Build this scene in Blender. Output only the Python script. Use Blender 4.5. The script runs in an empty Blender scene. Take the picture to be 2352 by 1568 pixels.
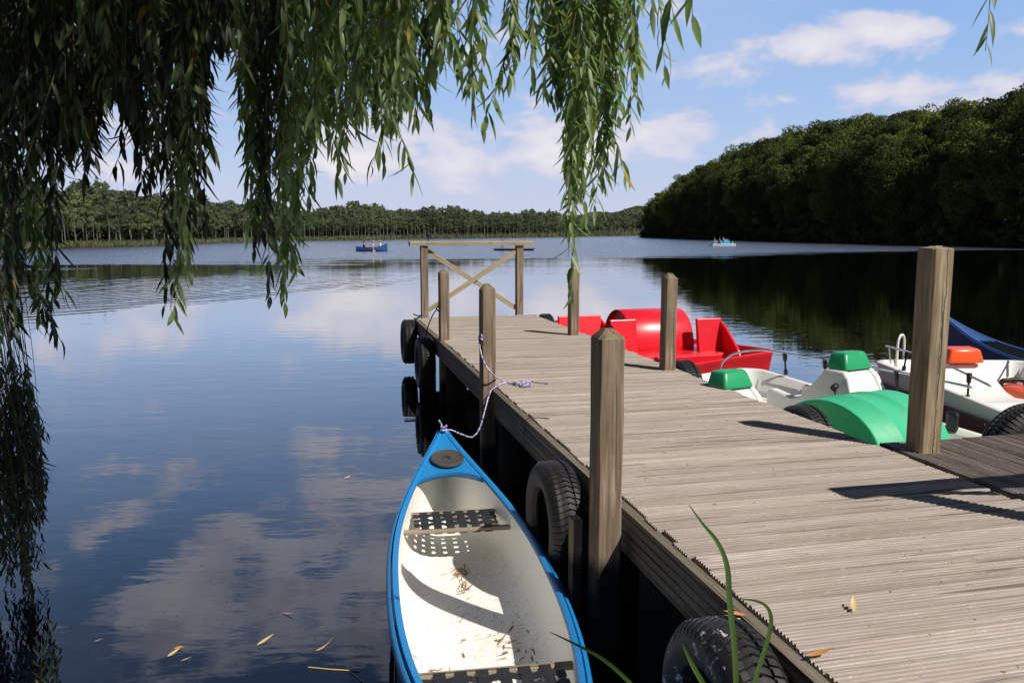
import bpy, bmesh, math, random
import numpy as np
from mathutils import Vector, Matrix, Euler
random.seed(7); np.random.seed(7)
C = bpy.context.scene.collection
R = math.radians
F, HOR, EYE = 1881.6, 534.0, 2.0
PITCH = math.atan((784-HOR)/F)
CP, SP = math.cos(PITCH), math.sin(PITCH)
# survey helpers: sight directions used to measure where things stand in the world (metres)
def ray(px, py):
    dx = (px-1176)/F; dy = -(py-784)/F
    return Vector((dx, CP+dy*SP, -SP+dy*CP))
def at(px, py, z=0.0):
    d = ray(px, py); t = (z-EYE)/d.z
    return Vector((d.x*t, d.y*t, z))
def atd(px, py, D):
    d = ray(px, py); t = D/d.y
    return Vector((d.x*t, D, EYE+d.z*t))

# ------------------------------------------------------------ materials
class NT:
    def __init__(s, name):
        s.m = bpy.data.materials.new(name); s.m.use_nodes = True
        s.t = s.m.node_tree; s.t.nodes.clear()
        s.out = s.t.nodes.new('ShaderNodeOutputMaterial')
        s.b = s.t.nodes.new('ShaderNodeBsdfPrincipled')
        s.t.links.new(s.b.outputs[0], s.out.inputs[0])
    def n(s, typ, **kw):
        nd = s.t.nodes.new(typ)
        for k, v in kw.items():
            if k in nd.inputs: s.set(nd.inputs[k], v)
            else: setattr(nd, k, v)
        return nd
    def set(s, sock, v):
        if isinstance(v, bpy.types.NodeSocket): s.t.links.new(v, sock)
        else: sock.default_value = v
    def math(s, op, a, b=0.0, c=None, clamp=False):
        nd = s.t.nodes.new('ShaderNodeMath'); nd.operation = op; nd.use_clamp = clamp
        s.set(nd.inputs[0], a); s.set(nd.inputs[1], b)
        if c is not None: s.set(nd.inputs[2], c)
        return nd.outputs[0]
    def coord(s, kind='Object', scale=(1, 1, 1), rot=(0, 0, 0), loc=(0, 0, 0)):
        tc = s.t.nodes.new('ShaderNodeTexCoord'); mp = s.t.nodes.new('ShaderNodeMapping')
        if kind == 'World':
            g = s.t.nodes.new('ShaderNodeNewGeometry'); s.t.links.new(g.outputs['Position'], mp.inputs[0])
        else: s.t.links.new(tc.outputs[kind], mp.inputs[0])
        mp.inputs['Scale'].default_value = scale; mp.inputs['Rotation'].default_value = rot; mp.inputs['Location'].default_value = loc
        return mp.outputs[0]
    def noise(s, vec, scale, detail=4, rough=.55, dist=0.0):
        nd = s.t.nodes.new('ShaderNodeTexNoise'); s.set(nd.inputs['Vector'], vec)
        nd.inputs['Scale'].default_value = scale; nd.inputs['Detail'].default_value = detail
        nd.inputs['Roughness'].default_value = rough; nd.inputs['Distortion'].default_value = dist
        return nd.outputs['Fac']
    def ramp(s, fac, stops, interp='LINEAR'):
        nd = s.t.nodes.new('ShaderNodeValToRGB'); nd.color_ramp.interpolation = interp
        e = nd.color_ramp.elements
        while len(e) < len(stops): e.new(.5)
        for i, (p, c) in enumerate(stops):
            e[i].position = p; e[i].color = tuple(c)+(1,) if len(c) == 3 else c
        s.set(nd.inputs[0], fac); return nd.outputs[0]
    def mix(s, fac, a, b, mode='MIX'):
        nd = s.t.nodes.new('ShaderNodeMix'); nd.data_type = 'RGBA'; nd.blend_type = mode
        s.set(nd.inputs[0], fac)
        s.set(nd.inputs[6], a if not isinstance(a, tuple) else a+(1,)*(4-len(a)))
        s.set(nd.inputs[7], b if not isinstance(b, tuple) else b+(1,)*(4-len(b)))
        return nd.outputs[2]
    def sep(s, vec):
        nd = s.t.nodes.new('ShaderNodeSeparateXYZ'); s.t.links.new(vec, nd.inputs[0]); return nd.outputs
    def bump(s, h, strength=.3, dist=.01, normal=None):
        nd = s.t.nodes.new('ShaderNodeBump'); s.set(nd.inputs['Height'], h)
        s.set(nd.inputs['Strength'], strength); nd.inputs['Distance'].default_value = dist
        if normal is not None: s.set(nd.inputs['Normal'], normal)
        return nd.outputs[0]
    def col(s, c): s.set(s.b.inputs['Base Color'], c if not isinstance(c, tuple) else c+(1,)*(4-len(c)))
    def rough(s, r): s.set(s.b.inputs['Roughness'], r)
    def normal(s, nrm): s.set(s.b.inputs['Normal'], nrm)

def wood(name, cols, axis='X', grain=60, moss=0.0, crack=False, dark_below=None, boards=None, patch=1.0):
    m = NT(name)
    st = {'X': (.06, 1, 1), 'Y': (1, .06, 1), 'Z': (1, 1, .06)}[axis]
    v = m.coord('Object', st)
    fine = m.noise(v, grain, 6, .65)
    mid = m.noise(v, grain*.22, 4, .6, .4 if axis != 'Z' else 1.4)
    big = m.noise(m.coord('Object', (1, 1, 1)), 1.6*patch, 3)
    lo, hi_ = (.37, .62) if axis == 'Z' else (.30, .68)
    c = m.ramp(m.math('ADD', m.math('MULTIPLY', fine, .5), m.math('MULTIPLY', mid, .5)), [(lo, cols[0]), (.5, cols[1]), (hi_, cols[2])])
    chk = m.noise(m.coord('Object', tuple(q*(.35 if q < .5 else 1) for q in st)), grain*.55, 3, .5)
    c = m.mix(m.math('MULTIPLY', m.math('GREATER_THAN', chk, .625), .75), c, tuple(q*.25 for q in cols[0]))
    c = m.mix(m.math('MULTIPLY', m.math('SUBTRACT', big, .35, clamp=True), 1.6), c, cols[3])
    geo = m.t.nodes.new('ShaderNodeNewGeometry')
    if boards:
        rnd = geo.outputs['Random Per Island']
        c = m.mix(1.0, c, m.ramp(rnd, [(0, (.86, .84, .81)), (.35, (.97, .96, .94)), (.7, (1.04, 1.02, 1.02)), (1, (1.10, 1.08, 1.05))]), 'MULTIPLY')
        off = m.t.nodes.new('ShaderNodeCombineXYZ'); m.set(off.inputs[2], m.math('MULTIPLY', rnd, 37.0)); 
        va = m.t.nodes.new('ShaderNodeVectorMath'); va.operation = 'ADD'; m.t.links.new(m.coord('Object', (1.2, 9, 1) if axis == 'X' else (9, 1.2, 1)), va.inputs[0]); m.t.links.new(off.outputs[0], va.inputs[1])
        st2 = m.noise(va.outputs[0], 3.2, 5, .7)
        c = m.mix(m.math('MULTIPLY', m.math('SUBTRACT', st2, .52, clamp=True), 3.2, clamp=True), c, boards)
        spk = m.noise(m.coord('Object', (1, 2.2, 1) if axis == 'X' else (2.2, 1, 1)), 26, 3, .6)
        c = m.mix(m.math('MULTIPLY', m.math('GREATER_THAN', spk, .70), .75), c, (.07, .055, .045))
        spw = m.noise(m.coord('Object', (.8, 4, 1) if axis == 'X' else (4, .8, 1), loc=(3, 5, 1)), 30, 3, .7)
        c = m.mix(m.math('MULTIPLY', m.math('SUBTRACT', spw, .60, clamp=True), 3, clamp=True), c, (.80, .74, .71))
        oy = m.sep(m.coord('Object'))[1 if axis == 'X' else 0]
        fr = m.math('FRACT', m.math('DIVIDE', m.math('ADD', oy, .006) if axis == 'X' else oy, .146))
        rib = m.math('FRACT', m.math('MULTIPLY', fr, 7.3))
        gr = m.math('GREATER_THAN', m.math('ABSOLUTE', m.math('SUBTRACT', rib, .80 if axis != 'X' else .80)), .17)
        c = m.mix(m.math('MULTIPLY', m.math('SUBTRACT', 1.0, gr), .42), c, (.16, .13, .10) if axis == 'X' else (.01, .008, .007))
        seam = m.math('LESS_THAN', fr, .07)
        mo = m.math('MULTIPLY', m.math('SUBTRACT', m.noise(m.coord('Object', (.9, 3, 1) if axis == 'X' else (3, .9, 1)), 3, 3), .38, clamp=True), 3.2, clamp=True)
        c = m.mix(m.math('MULTIPLY', seam, mo), c, (.17, .145, .065) if axis == 'X' else (.02, .015, .01))
    if moss:
        mn = m.noise(m.coord('Object', (1, 1, .7)), 7, 5, .7)
        z = m.sep(geo.outputs['Normal'])[2]
        mm = m.math('ADD', m.math('MULTIPLY', m.math('SUBTRACT', mn, .5, clamp=True), 4*moss), m.math('MULTIPLY', m.math('MAXIMUM', z, 0.0), moss*.9), clamp=True)
        c = m.mix(mm, c, (.135, .125, .055))
    if crack:
        s = m.sep(m.coord('Object'))
        wob = m.math('MULTIPLY', m.math('SUBTRACT', m.noise(m.coord('Object', (0, 0, 1)), 5, 4, .7), .5), .07)
        d = m.math('ABSOLUTE', m.math('SUBTRACT', m.math('SUBTRACT', s[0], wob), m.math('MULTIPLY', s[2], .012)))
        cr = m.math('LESS_THAN', d, .0028)
        c = m.mix(m.math('MULTIPLY', cr, .9), c, (.02, .014, .01))
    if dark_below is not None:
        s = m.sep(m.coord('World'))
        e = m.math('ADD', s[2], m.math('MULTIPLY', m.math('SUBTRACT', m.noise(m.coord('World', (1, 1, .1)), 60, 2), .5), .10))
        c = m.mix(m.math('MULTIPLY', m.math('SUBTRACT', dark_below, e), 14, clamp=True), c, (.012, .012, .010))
    m.col(c); m.rough(.85); m.b.inputs['Specular IOR Level'].default_value = .25
    m.normal(m.bump(m.math('ADD', fine, mid), .45, .004))
    return m.m

def plastic(name, col, var=.12, rough=.35, dirt=.25, dirtcol=(.25, .22, .17), sss=0):
    m = NT(name)
    n1 = m.noise(m.coord('Object'), 2.3, 5, .6); n2 = m.noise(m.coord('Object'), 26, 5, .7)
    c = m.mix(m.math('MULTIPLY', n1, var*2), col, tuple(x*.72 for x in col))
    c = m.mix(m.math('MULTIPLY', m.math('SUBTRACT', n2, .56, clamp=True), dirt*5, clamp=True), c, dirtcol)
    m.col(c); m.rough(m.math('ADD', m.math('MULTIPLY', n2, .25), rough-.1))
    scr = m.noise(m.coord('Object', (1, .12, 1), rot=(0, 0, .5)), 60, 4, .7)
    c = m.mix(m.math('MULTIPLY', m.math('SUBTRACT', scr, .60, clamp=True), 1.6), c, tuple(min(1, x*.5+.25) for x in col))
    low = m.sep(m.coord('World'))[2]
    g = m.math('MULTIPLY', m.math('MULTIPLY', m.math('SUBTRACT', .30, low), 3.0, clamp=True), m.math('MULTIPLY_ADD', n2, .8, .15))
    c = m.mix(m.math('MULTIPLY', g, min(.6, dirt*3)), c, (.12, .115, .08)); m.col(c)
    m.normal(m.bump(n1, .12, .02))
    return m.m

M = {}
M['deck'] = wood('weathered_deck_wood', [(.31, .255, .215), (.46, .395, .35), (.64, .575, .53), (.43, .365, .32)], 'X', 55, boards=(.30, .265, .175))
M['deck_dark'] = wood('wet_dark_deck_wood', [(.12, .092, .075), (.27, .22, .19), (.44, .385, .35), (.24, .195, .17)], 'Y', 55, boards=(.10, .078, .058))
M['beam'] = wood('grey_beam_wood', [(.085, .062, .045), (.165, .128, .10), (.26, .21, .17), (.125, .105, .07)], 'Y', 50, moss=.25)
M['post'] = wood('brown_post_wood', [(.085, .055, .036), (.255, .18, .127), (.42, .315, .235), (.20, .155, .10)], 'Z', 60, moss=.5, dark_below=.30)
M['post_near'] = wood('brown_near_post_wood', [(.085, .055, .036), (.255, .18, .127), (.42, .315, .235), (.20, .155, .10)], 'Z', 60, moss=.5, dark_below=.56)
M['post_tall'] = wood('cracked_grey_post_wood', [(.14, .10, .058), (.32, .25, .16), (.50, .41, .29), (.28, .22, .135)], 'Z', 60, moss=.25, crack=True, patch=.6)
M['rail'] = wood('pale_rail_wood', [(.17, .13, .08), (.34, .275, .185), (.48, .40, .28), (.28, .235, .14)], 'X', 45, moss=.1)
M['brace'] = wood('pale_brace_wood', [(.22, .16, .10), (.40, .325, .215), (.54, .455, .33), (.35, .28, .165)], 'X', 45)
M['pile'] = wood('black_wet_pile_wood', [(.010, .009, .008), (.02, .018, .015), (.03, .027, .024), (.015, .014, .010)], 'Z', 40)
M['steel'] = NT('dark_grey_steel'); M['steel'].col((.075, .082, .09)); M['steel'].rough(.55); M['steel'] = M['steel'].m

def rubber(name, spots):
    m = NT(name); n = m.noise(m.coord('Object'), 14, 5, .7)
    c = m.ramp(n, [(.3, (.006, .0055, .005)), (.55, (.014, .0125, .011)), (.75, (.032, .028, .024))])
    if spots:
        s = m.noise(m.coord('Object', (1, 1, 1.2)), 23, 6, .75); g = m.noise(m.coord('Object', loc=(2, 1, 4)), 4.5, 2)
        k = m.math('MULTIPLY', m.math('GREATER_THAN', s, .585), m.math('GREATER_THAN', g, .54))
        c = m.mix(m.math('MULTIPLY', k, .85), c, (.62, .6, .56))
    m.col(c); m.rough(.62); m.normal(m.bump(n, .3, .004)); return m.m
M['tyre'] = rubber('weathered_black_rubber', False)
M['tyre_spots'] = rubber('spotted_black_rubber', True)

def shell_inner():
    m = NT('cream_canoe_lining'); co = m.coord('Object')
    n1 = m.noise(co, 3, 5, .65); n2 = m.noise(m.coord('Object', (1, 2.5, 1)), 34, 6, .75)
    s = m.sep(co)
    low = m.math('MULTIPLY', m.math('SUBTRACT', .16, s[2]), 9, clamp=True)
    c = m.mix(m.math('MULTIPLY', n1, .5), (.95, .925, .85), (.84, .80, .71))
    dirt = m.math('MULTIPLY', m.math('MULTIPLY', m.math('SUBTRACT', n2, .54, clamp=True), 7, clamp=True), low)
    c = m.mix(m.math('MULTIPLY', dirt, .9), c, (.34, .25, .17))
    sm = m.noise(m.coord('Object', (1.6, .8, 1)), 4.5, 5, .7); c = m.mix(m.math('MULTIPLY', m.math('MULTIPLY', m.math('SUBTRACT', sm, .50, clamp=True), 3.0, clamp=True), m.math('MULTIPLY', low, .40)), c, (.55, .46, .33))
    st = m.noise(m.coord('Object', (7, 1.3, 1)), 6, 4, .7)
    c = m.mix(m.math('MULTIPLY', m.math('SUBTRACT', st, .58, clamp=True), 1.8), c, (.5, .44, .34))
    m.col(c); m.rough(.5); m.normal(m.bump(n2, .1, .003)); return m.m
M['cream'] = shell_inner()
M['canoe_blue'] = plastic('canoe_blue_paint', (.012, .215, .52), .12, .38, .10, (.35, .45, .55))
M['dark_blue'] = plastic('dark_blue_paint', (.02, .075, .24), .2, .4, .1)
M['grey_in'] = plastic('grey_lining', (.12, .12, .12), .2, .6, .2)
M['red'] = plastic('red_pedal_boat_plastic', (.74, .012, .024), .12, .30, .06, (.5, .12, .1))
M['green'] = plastic('green_plastic', (.020, .34, .125), .12, .28, .05, (.1, .3, .18))
M['green_lt'] = plastic('faded_green_plastic', (.050, .50, .24), .16, .5, .12, (.14, .42, .25))
M['white'] = plastic('white_boat_plastic', (.80, .785, .73), .10, .42, .08, (.5, .46, .36))
M['orange'] = plastic('orange_plastic', (.86, .105, .018), .08, .30, .05, (.5, .12, .05))
M['maroon'] = plastic('maroon_hull_paint', (.15, .012, .012), .1, .35, .1)
M['black'] = plastic('black_rubber', (.012, .012, .013), .2, .45, .1, (.05, .05, .05))
M['strap'] = plastic('black_webbing', (.014, .014, .016), .3, .6, .35, (.09, .085, .08))
M['hatch'] = plastic('dark_hatch_plastic', (.062, .056, .052), .3, .7, .4, (.13, .12, .10))
M['seatwood'] = wood('seat_bar_wood', [(.16, .12, .08), (.33, .265, .19), (.45, .38, .29), (.28, .22, .15)], 'X', 60)
M['chrome'] = NT('stainless_steel_tube'); M['chrome'].col((.62, .62, .63)); M['chrome'].b.inputs['Metallic'].default_value = .9; M['chrome'].rough(.25); M['chrome'] = M['chrome'].m
def rope_mat():
    m = NT('purple_white_braid'); s = m.noise(m.coord('Object'), 75, 2, .5)
    m.col(m.ramp(s, [(.44, (.10, .055, .33)), (.50, (.62, .60, .72))])); m.rough(.7); return m.m
M['rope'] = rope_mat()
M['darkrope'] = plastic('black_rope', (.015, .015, .015), .2, .7)
def simple(name, c, r=.6):
    m = NT(name); n = m.noise(m.coord('Object'), 9, 4)
    m.col(m.mix(m.math('MULTIPLY', n, .6), c, tuple(x*.6 for x in c))); m.rough(r); return m.m
M['skin'] = simple('skin', (.55, .33, .24)); M['hair'] = simple('dark_hair', (.03, .02, .015)); M['blond'] = simple('fair_hair', (.4, .28, .14))
M['shirt_pink'] = simple('pink_cloth', (.75, .32, .33)); M['shirt_dark'] = simple('dark_cloth', (.03, .03, .05)); M['shirt_white'] = simple('white_cloth', (.75, .75, .74))
M['shirt_teal'] = simple('turquoise_cloth', (.10, .5, .65)); M['turq'] = plastic('turquoise_plastic', (.06, .42, .62), .1, .3, .05)
M['oar'] = simple('pale_oar', (.75, .5, .48)); M['boat_blue'] = plastic('rowboat_blue_paint', (.008, .06, .22), .2, .4, .1)

def leafmat(name, c1, c2, back, trans, yellow=None, rough=.45, spec=.5, clump=0.0):
    m = NT(name); geo = m.t.nodes.new('ShaderNodeNewGeometry')
    r = geo.outputs['Random Per Island']
    c = m.mix(r, c1, c2)
    if clump:
        n = m.noise(m.coord('Object'), clump, 2, .5)
        c = m.mix(1.0, c, m.ramp(n, [(.35, (.66, .70, .68)), (.62, (1.22, 1.2, 1.08))]), 'MULTIPLY')
    oi = m.t.nodes.new('ShaderNodeObjectInfo')
    if clump: c = m.mix(1.0, c, m.ramp(oi.outputs['Random'], [(0, (.62, .68, .72)), (.3, (.9, .92, .85)), (.6, (1.05, 1.0, .9)), (.85, (1.25, 1.3, 1.0)), (1, (1.5, 1.38, .9))]), 'MULTIPLY')
    if yellow: c = m.mix(m.math('GREATER_THAN', r, .975), c, yellow)
    if back: c = m.mix(geo.outputs['Backfacing'], c, back)
    m.col(c); m.rough(rough); m.b.inputs['Specular IOR Level'].default_value = spec
    tr = m.t.nodes.new('ShaderNodeBsdfTranslucent'); m.set(tr.inputs[0], m.mix(1.0, c, (1.1, 1.5, .5), 'MULTIPLY'))
    mx = m.t.nodes.new('ShaderNodeMixShader'); mx.inputs[0].default_value = trans
    m.t.links.new(m.b.outputs[0], mx.inputs[1]); m.t.links.new(tr.outputs[0], mx.inputs[2]); m.t.links.new(mx.outputs[0], m.out.inputs[0])
    return m.m
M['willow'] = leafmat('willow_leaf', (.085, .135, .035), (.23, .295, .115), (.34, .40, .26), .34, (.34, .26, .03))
M['willow_shade'] = leafmat('shaded_willow_leaf', (.014, .026, .008), (.038, .060, .018), (.06, .075, .04), .14, (.20, .13, .02))  # darker copy of the willow leaf, with shade put into its colour
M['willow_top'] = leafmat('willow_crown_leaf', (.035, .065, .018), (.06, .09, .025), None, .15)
M['willow_stem'] = simple('yellow_willow_twig', (.26, .19, .06))
M['bark'] = wood('bark', [(.04, .032, .025), (.09, .075, .06), (.16, .14, .11), (.07, .06, .045)], 'Z', 12)
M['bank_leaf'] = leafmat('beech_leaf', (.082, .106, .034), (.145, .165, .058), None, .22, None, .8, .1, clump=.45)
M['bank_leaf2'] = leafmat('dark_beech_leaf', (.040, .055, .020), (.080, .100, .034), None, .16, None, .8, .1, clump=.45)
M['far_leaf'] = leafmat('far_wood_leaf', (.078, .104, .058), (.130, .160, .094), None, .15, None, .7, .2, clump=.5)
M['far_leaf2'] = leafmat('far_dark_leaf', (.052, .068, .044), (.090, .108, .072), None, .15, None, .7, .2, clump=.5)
M['birch'] = simple('pale_birch_bark', (.23, .22, .19))
M['darkbark'] = simple('dark_bark', (.05, .045, .035))
M['reed'] = leafmat('reed_leaf', (.085, .15, .03), (.06, .11, .025), None, .35, None, .4)
M['dry_leaf'] = simple('yellow_fallen_leaf', (.62, .46, .18), .5)
M['orange_leaf'] = simple('orange_fallen_leaf', (.62, .27, .06), .5)
M['brown_leaf'] = simple('brown_leaf_litter', (.33, .15, .06), .7)
def groundmat(name, a, b):
    m = NT(name); n = m.noise(m.coord('World'), .8, 6, .7); m.col(m.mix(n, a, b)); m.rough(.95); m.normal(m.bump(n, .5, .1)); return m.m
M['ground'] = groundmat('bank_soil', (.035, .04, .018), (.07, .075, .03))
M['marsh'] = groundmat('marsh_grass_ground', (.10, .11, .055), (.19, .18, .11))

def water_mat():
    m = NT('lake_water'); w = m.coord('World'); s = m.sep(w)
    x, y = s[0], s[1]
    # wind-ruffled band on the far lake beyond a slanting line, a rippled belt in the middle distance, calm water close by
    edge = m.math('SUBTRACT', y, m.math('ADD', m.math('MULTIPLY', x, .50), 66.0))
    edge = m.math('ADD', edge, m.math('MULTIPLY', m.math('SUBTRACT', m.noise(m.coord('World', (.30, 1, 1)), .09, 5, .65), .5), 46))
    far = m.math('MULTIPLY_ADD', edge, .09, .5, clamp=True)
    belt = m.math('MULTIPLY', m.math('SUBTRACT', m.math('ADD', y, m.math('MULTIPLY', m.math('ABSOLUTE', m.math('ADD', x, 1.0)), .55)), 20.0), .055, clamp=True)
    belt = m.math('MULTIPLY', belt, m.math('MULTIPLY_ADD', m.math('GREATER_THAN', x, 8.0), -.1, 1.0))
    n_far = m.noise(m.coord('World', (.35, 1.0, 1)), 1.6, 4, .6)
    n_mid = m.noise(m.coord('World', (.22, 1.0, 1), rot=(0, 0, R(-14))), 2.3, 2, .5, .5)
    n_mid2 = m.noise(m.coord('World', (.3, 1.0, 1), rot=(0, 0, R(10))), 5.0, 2, .5)
    n_near = m.noise(m.coord('World', (.40, 1.0, 1), rot=(0, 0, R(-8))), 3.0, 3, .5)
    n_fine = m.noise(m.coord('World', (.6, 1.0, 1)), 11, 2, .5)
    patch = m.math('MULTIPLY', m.math('SUBTRACT', m.noise(m.coord('World', (.5, 1.0, 1)), .16, 2, .5), .38), 3.2, clamp=True)
    h = m.math('MULTIPLY', n_far, m.math('MULTIPLY', far, .25))
    lee = m.math('MULTIPLY_ADD', m.math('MULTIPLY', m.math('SUBTRACT', m.math('SUBTRACT', x, 3.0), m.math('MULTIPLY', y, .10)), .3, clamp=True), -.45, 1.0)
    belt = m.math('MULTIPLY', belt, lee)
    near_b = m.math('MULTIPLY', m.math('MULTIPLY', m.math('SUBTRACT', 40.0, y), .07, clamp=True), m.math('MULTIPLY', m.math('SUBTRACT', y, m.math('MULTIPLY_ADD', m.math('ADD', x, 11.4), 1.6, 18.0)), .25, clamp=True))
    amp = m.math('MULTIPLY_ADD', near_b, .011, .0030)
    def train(nx, ny, lam, a_, ph):
        q = m.math('ADD', m.math('MULTIPLY', x, nx*6.2832/lam), m.math('MULTIPLY', y, ny*6.2832/lam))
        q = m.math('ADD', q, m.math('MULTIPLY', m.noise(m.coord('World', (.5, .35, 1), loc=(ph, 0, 0)), .45, 3, .5), 9.0))
        return m.math('MULTIPLY', m.math('SINE', q), a_)
    tr = m.math('ADD', train(.80, -.60, .62, .0062, 0), train(.62, -.78, .95, .0052, 7))
    h = m.math('ADD', h, m.math('MULTIPLY', tr, m.math('MULTIPLY', near_b, m.math('MULTIPLY_ADD', patch, .6, .4))))
    h = m.math('ADD', h, m.math('MULTIPLY', m.math('ADD', m.math('MULTIPLY', n_mid, amp), m.math('MULTIPLY', n_mid2, .0013)), m.math('MULTIPLY', belt, m.math('MULTIPLY_ADD', patch, .7, .3))))
    h = m.math('ADD', h, m.math('ADD', m.math('MULTIPLY', n_near, m.math('MULTIPLY_ADD', patch, .0035, .0018)), m.math('MULTIPLY', n_fine, .0003)))
    nb = m.t.nodes.new('ShaderNodeBump'); nb.inputs['Strength'].default_value = 1.0; nb.inputs['Distance'].default_value = 1.0
    m.set(nb.inputs['Height'], h)
    df = m.t.nodes.new('ShaderNodeBsdfDiffuse'); m.set(df.inputs[0], m.mix(far, (.0035, .005, .010), (.05, .065, .09)))
    gl = m.t.nodes.new('ShaderNodeBsdfGlossy'); m.set(gl.inputs['Normal'], nb.outputs[0]); m.set(gl.inputs['Roughness'], m.math('MULTIPLY_ADD', far, .2, .012))
    fr = m.t.nodes.new('ShaderNodeFresnel'); fr.inputs[0].default_value = 1.333; m.set(fr.inputs['Normal'], nb.outputs[0])
    mx = m.t.nodes.new('ShaderNodeMixShader'); m.set(mx.inputs[0], m.math('MULTIPLY', fr.outputs[0], 1.95, clamp=True))
    m.t.links.new(df.outputs[0], mx.inputs[1]); m.t.links.new(gl.outputs[0], mx.inputs[2]); m.t.links.new(mx.outputs[0], m.out.inputs[0])
    return m.m
M['water'] = water_mat()

# ------------------------------------------------------------ mesh helpers
class MB:
    def __init__(s): s.v = []; s.f = []; s.mi = []
    def add(s, vs, fs, mi=0):
        o = len(s.v); s.v += [tuple(v) for v in vs]; s.f += [tuple(i+o for i in f) for f in fs]; s.mi += [mi]*len(fs)
    def box(s, lo, hi, mi=0):
        x0, y0, z0 = lo; x1, y1, z1 = hi
        s.add([(x0,y0,z0),(x1,y0,z0),(x1,y1,z0),(x0,y1,z0),(x0,y0,z1),(x1,y0,z1),(x1,y1,z1),(x0,y1,z1)],
              [(0,3,2,1),(4,5,6,7),(0,1,5,4),(1,2,6,5),(2,3,7,6),(3,0,4,7)], mi)
    def bar(s, p, q, w, h, up=(0,0,1), mi=0):
        p = Vector(p); q = Vector(q); d = (q-p).normalized(); side = d.cross(Vector(up)).normalized(); u = side.cross(d)
        vs = []
        for e in (p, q):
            for a, b in ((-1,-1),(1,-1),(1,1),(-1,1)): vs.append(e+side*a*w/2+u*b*h/2)
        s.add(vs, [(0,3,2,1),(4,5,6,7),(0,1,5,4),(1,2,6,5),(2,3,7,6),(3,0,4,7)], mi)
    def tube(s, pts, r, n=8, mi=0, cap=True, taper=None):
        pts = [Vector(p) for p in pts]; rings = []
        t0 = (pts[1]-pts[0]).normalized(); ref = Vector((0,0,1)) if abs(t0.z) < .9 else Vector((1,0,0))
        a = t0.cross(ref).normalized()
        for i, p in enumerate(pts):
            t = (pts[min(i+1, len(pts)-1)]-pts[max(i-1, 0)]).normalized()
            a = (a-t*a.dot(t)).normalized(); b = t.cross(a)
            rr = r if taper is None else r*(1+(taper-1)*i/(len(pts)-1))
            if isinstance(r, (list, tuple)): rr = r[i]
            rings.append([p+(a*math.cos(2*math.pi*k/n)+b*math.sin(2*math.pi*k/n))*rr for k in range(n)])
        s.loft(rings, True, cap, mi)
    def loft(s, rings, closed=True, cap=False, mi=0):
        n = len(rings[0]); vs = [v for r_ in rings for v in r_]; fs = []
        for i in range(len(rings)-1):
            for k in range(n if closed else n-1):
                k2 = (k+1) % n; fs.append((i*n+k, i*n+k2, (i+1)*n+k2, (i+1)*n+k))
        if cap: fs.append(tuple(range(n-1, -1, -1))); fs.append(tuple((len(rings)-1)*n+k for k in range(n)))
        s.add(vs, fs, mi)
    def build(s, name, mat, parent=None, smooth=False, bevel=0, sub=0, world=False, solid=0, fixn=True):
        me = bpy.data.meshes.new(name); me.from_pydata([tuple(v) for v in s.v], [], s.f)
        for mm in (mat if isinstance(mat, (list, tuple)) else [mat]): me.materials.append(mm)
        if any(s.mi): me.polygons.foreach_set('material_index', s.mi)
        if fixn:
            bm = bmesh.new(); bm.from_mesh(me); bmesh.ops.recalc_face_normals(bm, faces=bm.faces); bm.to_mesh(me); bm.free()
        if smooth:
            me.shade_smooth()
            if smooth is not True: me.set_sharp_from_angle(angle=R(smooth))
        o = bpy.data.objects.new(name, me); C.objects.link(o)
        if parent is not None:
            o.parent = parent
            if world: o.matrix_parent_inverse = tm(parent).inverted()
        if solid: md = o.modifiers.new('solid', 'SOLIDIFY'); md.thickness = solid; md.offset = 0
        if bevel: md = o.modifiers.new('bevel', 'BEVEL'); md.width = bevel; md.segments = 2; md.limit_method = 'ANGLE'
        if sub: md = o.modifiers.new('sub', 'SUBSURF'); md.levels = sub; md.render_levels = sub
        return o
def tm(o):
    m = Matrix.Translation(o.location) @ o.rotation_euler.to_matrix().to_4x4()
    return (tm(o.parent) @ o.matrix_parent_inverse @ m) if o.parent else m
def tag(o, label=None, cat=None, group=None, kind=None):
    if label: o['label'] = label
    if cat: o['category'] = cat
    if group: o['group'] = group
    if kind: o['kind'] = kind
    return o
def thing(name, label, cat, loc=(0,0,0), rz=0, group=None, tilt=(0, 0)):
    o = bpy.data.objects.new(name, None); C.objects.link(o); o.location = loc; o.rotation_euler = (tilt[0], tilt[1], rz)
    o.empty_display_size = .2
    return tag(o, label, cat, group)
def np_mesh(name, verts, faces, mats, mi=None, smooth=False):
    me = bpy.data.meshes.new(name); nf, k = faces.shape
    me.vertices.add(len(verts)); me.vertices.foreach_set('co', verts.astype(np.float32).ravel())
    me.loops.add(nf*k); me.loops.foreach_set('vertex_index', faces.astype(np.int32).ravel())
    me.polygons.add(nf); me.polygons.foreach_set('loop_start', np.arange(0, nf*k, k, dtype=np.int32))
    for m in mats: me.materials.append(m)
    if mi is not None: me.polygons.foreach_set('material_index', mi.astype(np.int32))
    me.update(calc_edges=True); me.validate()
    return me

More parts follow.
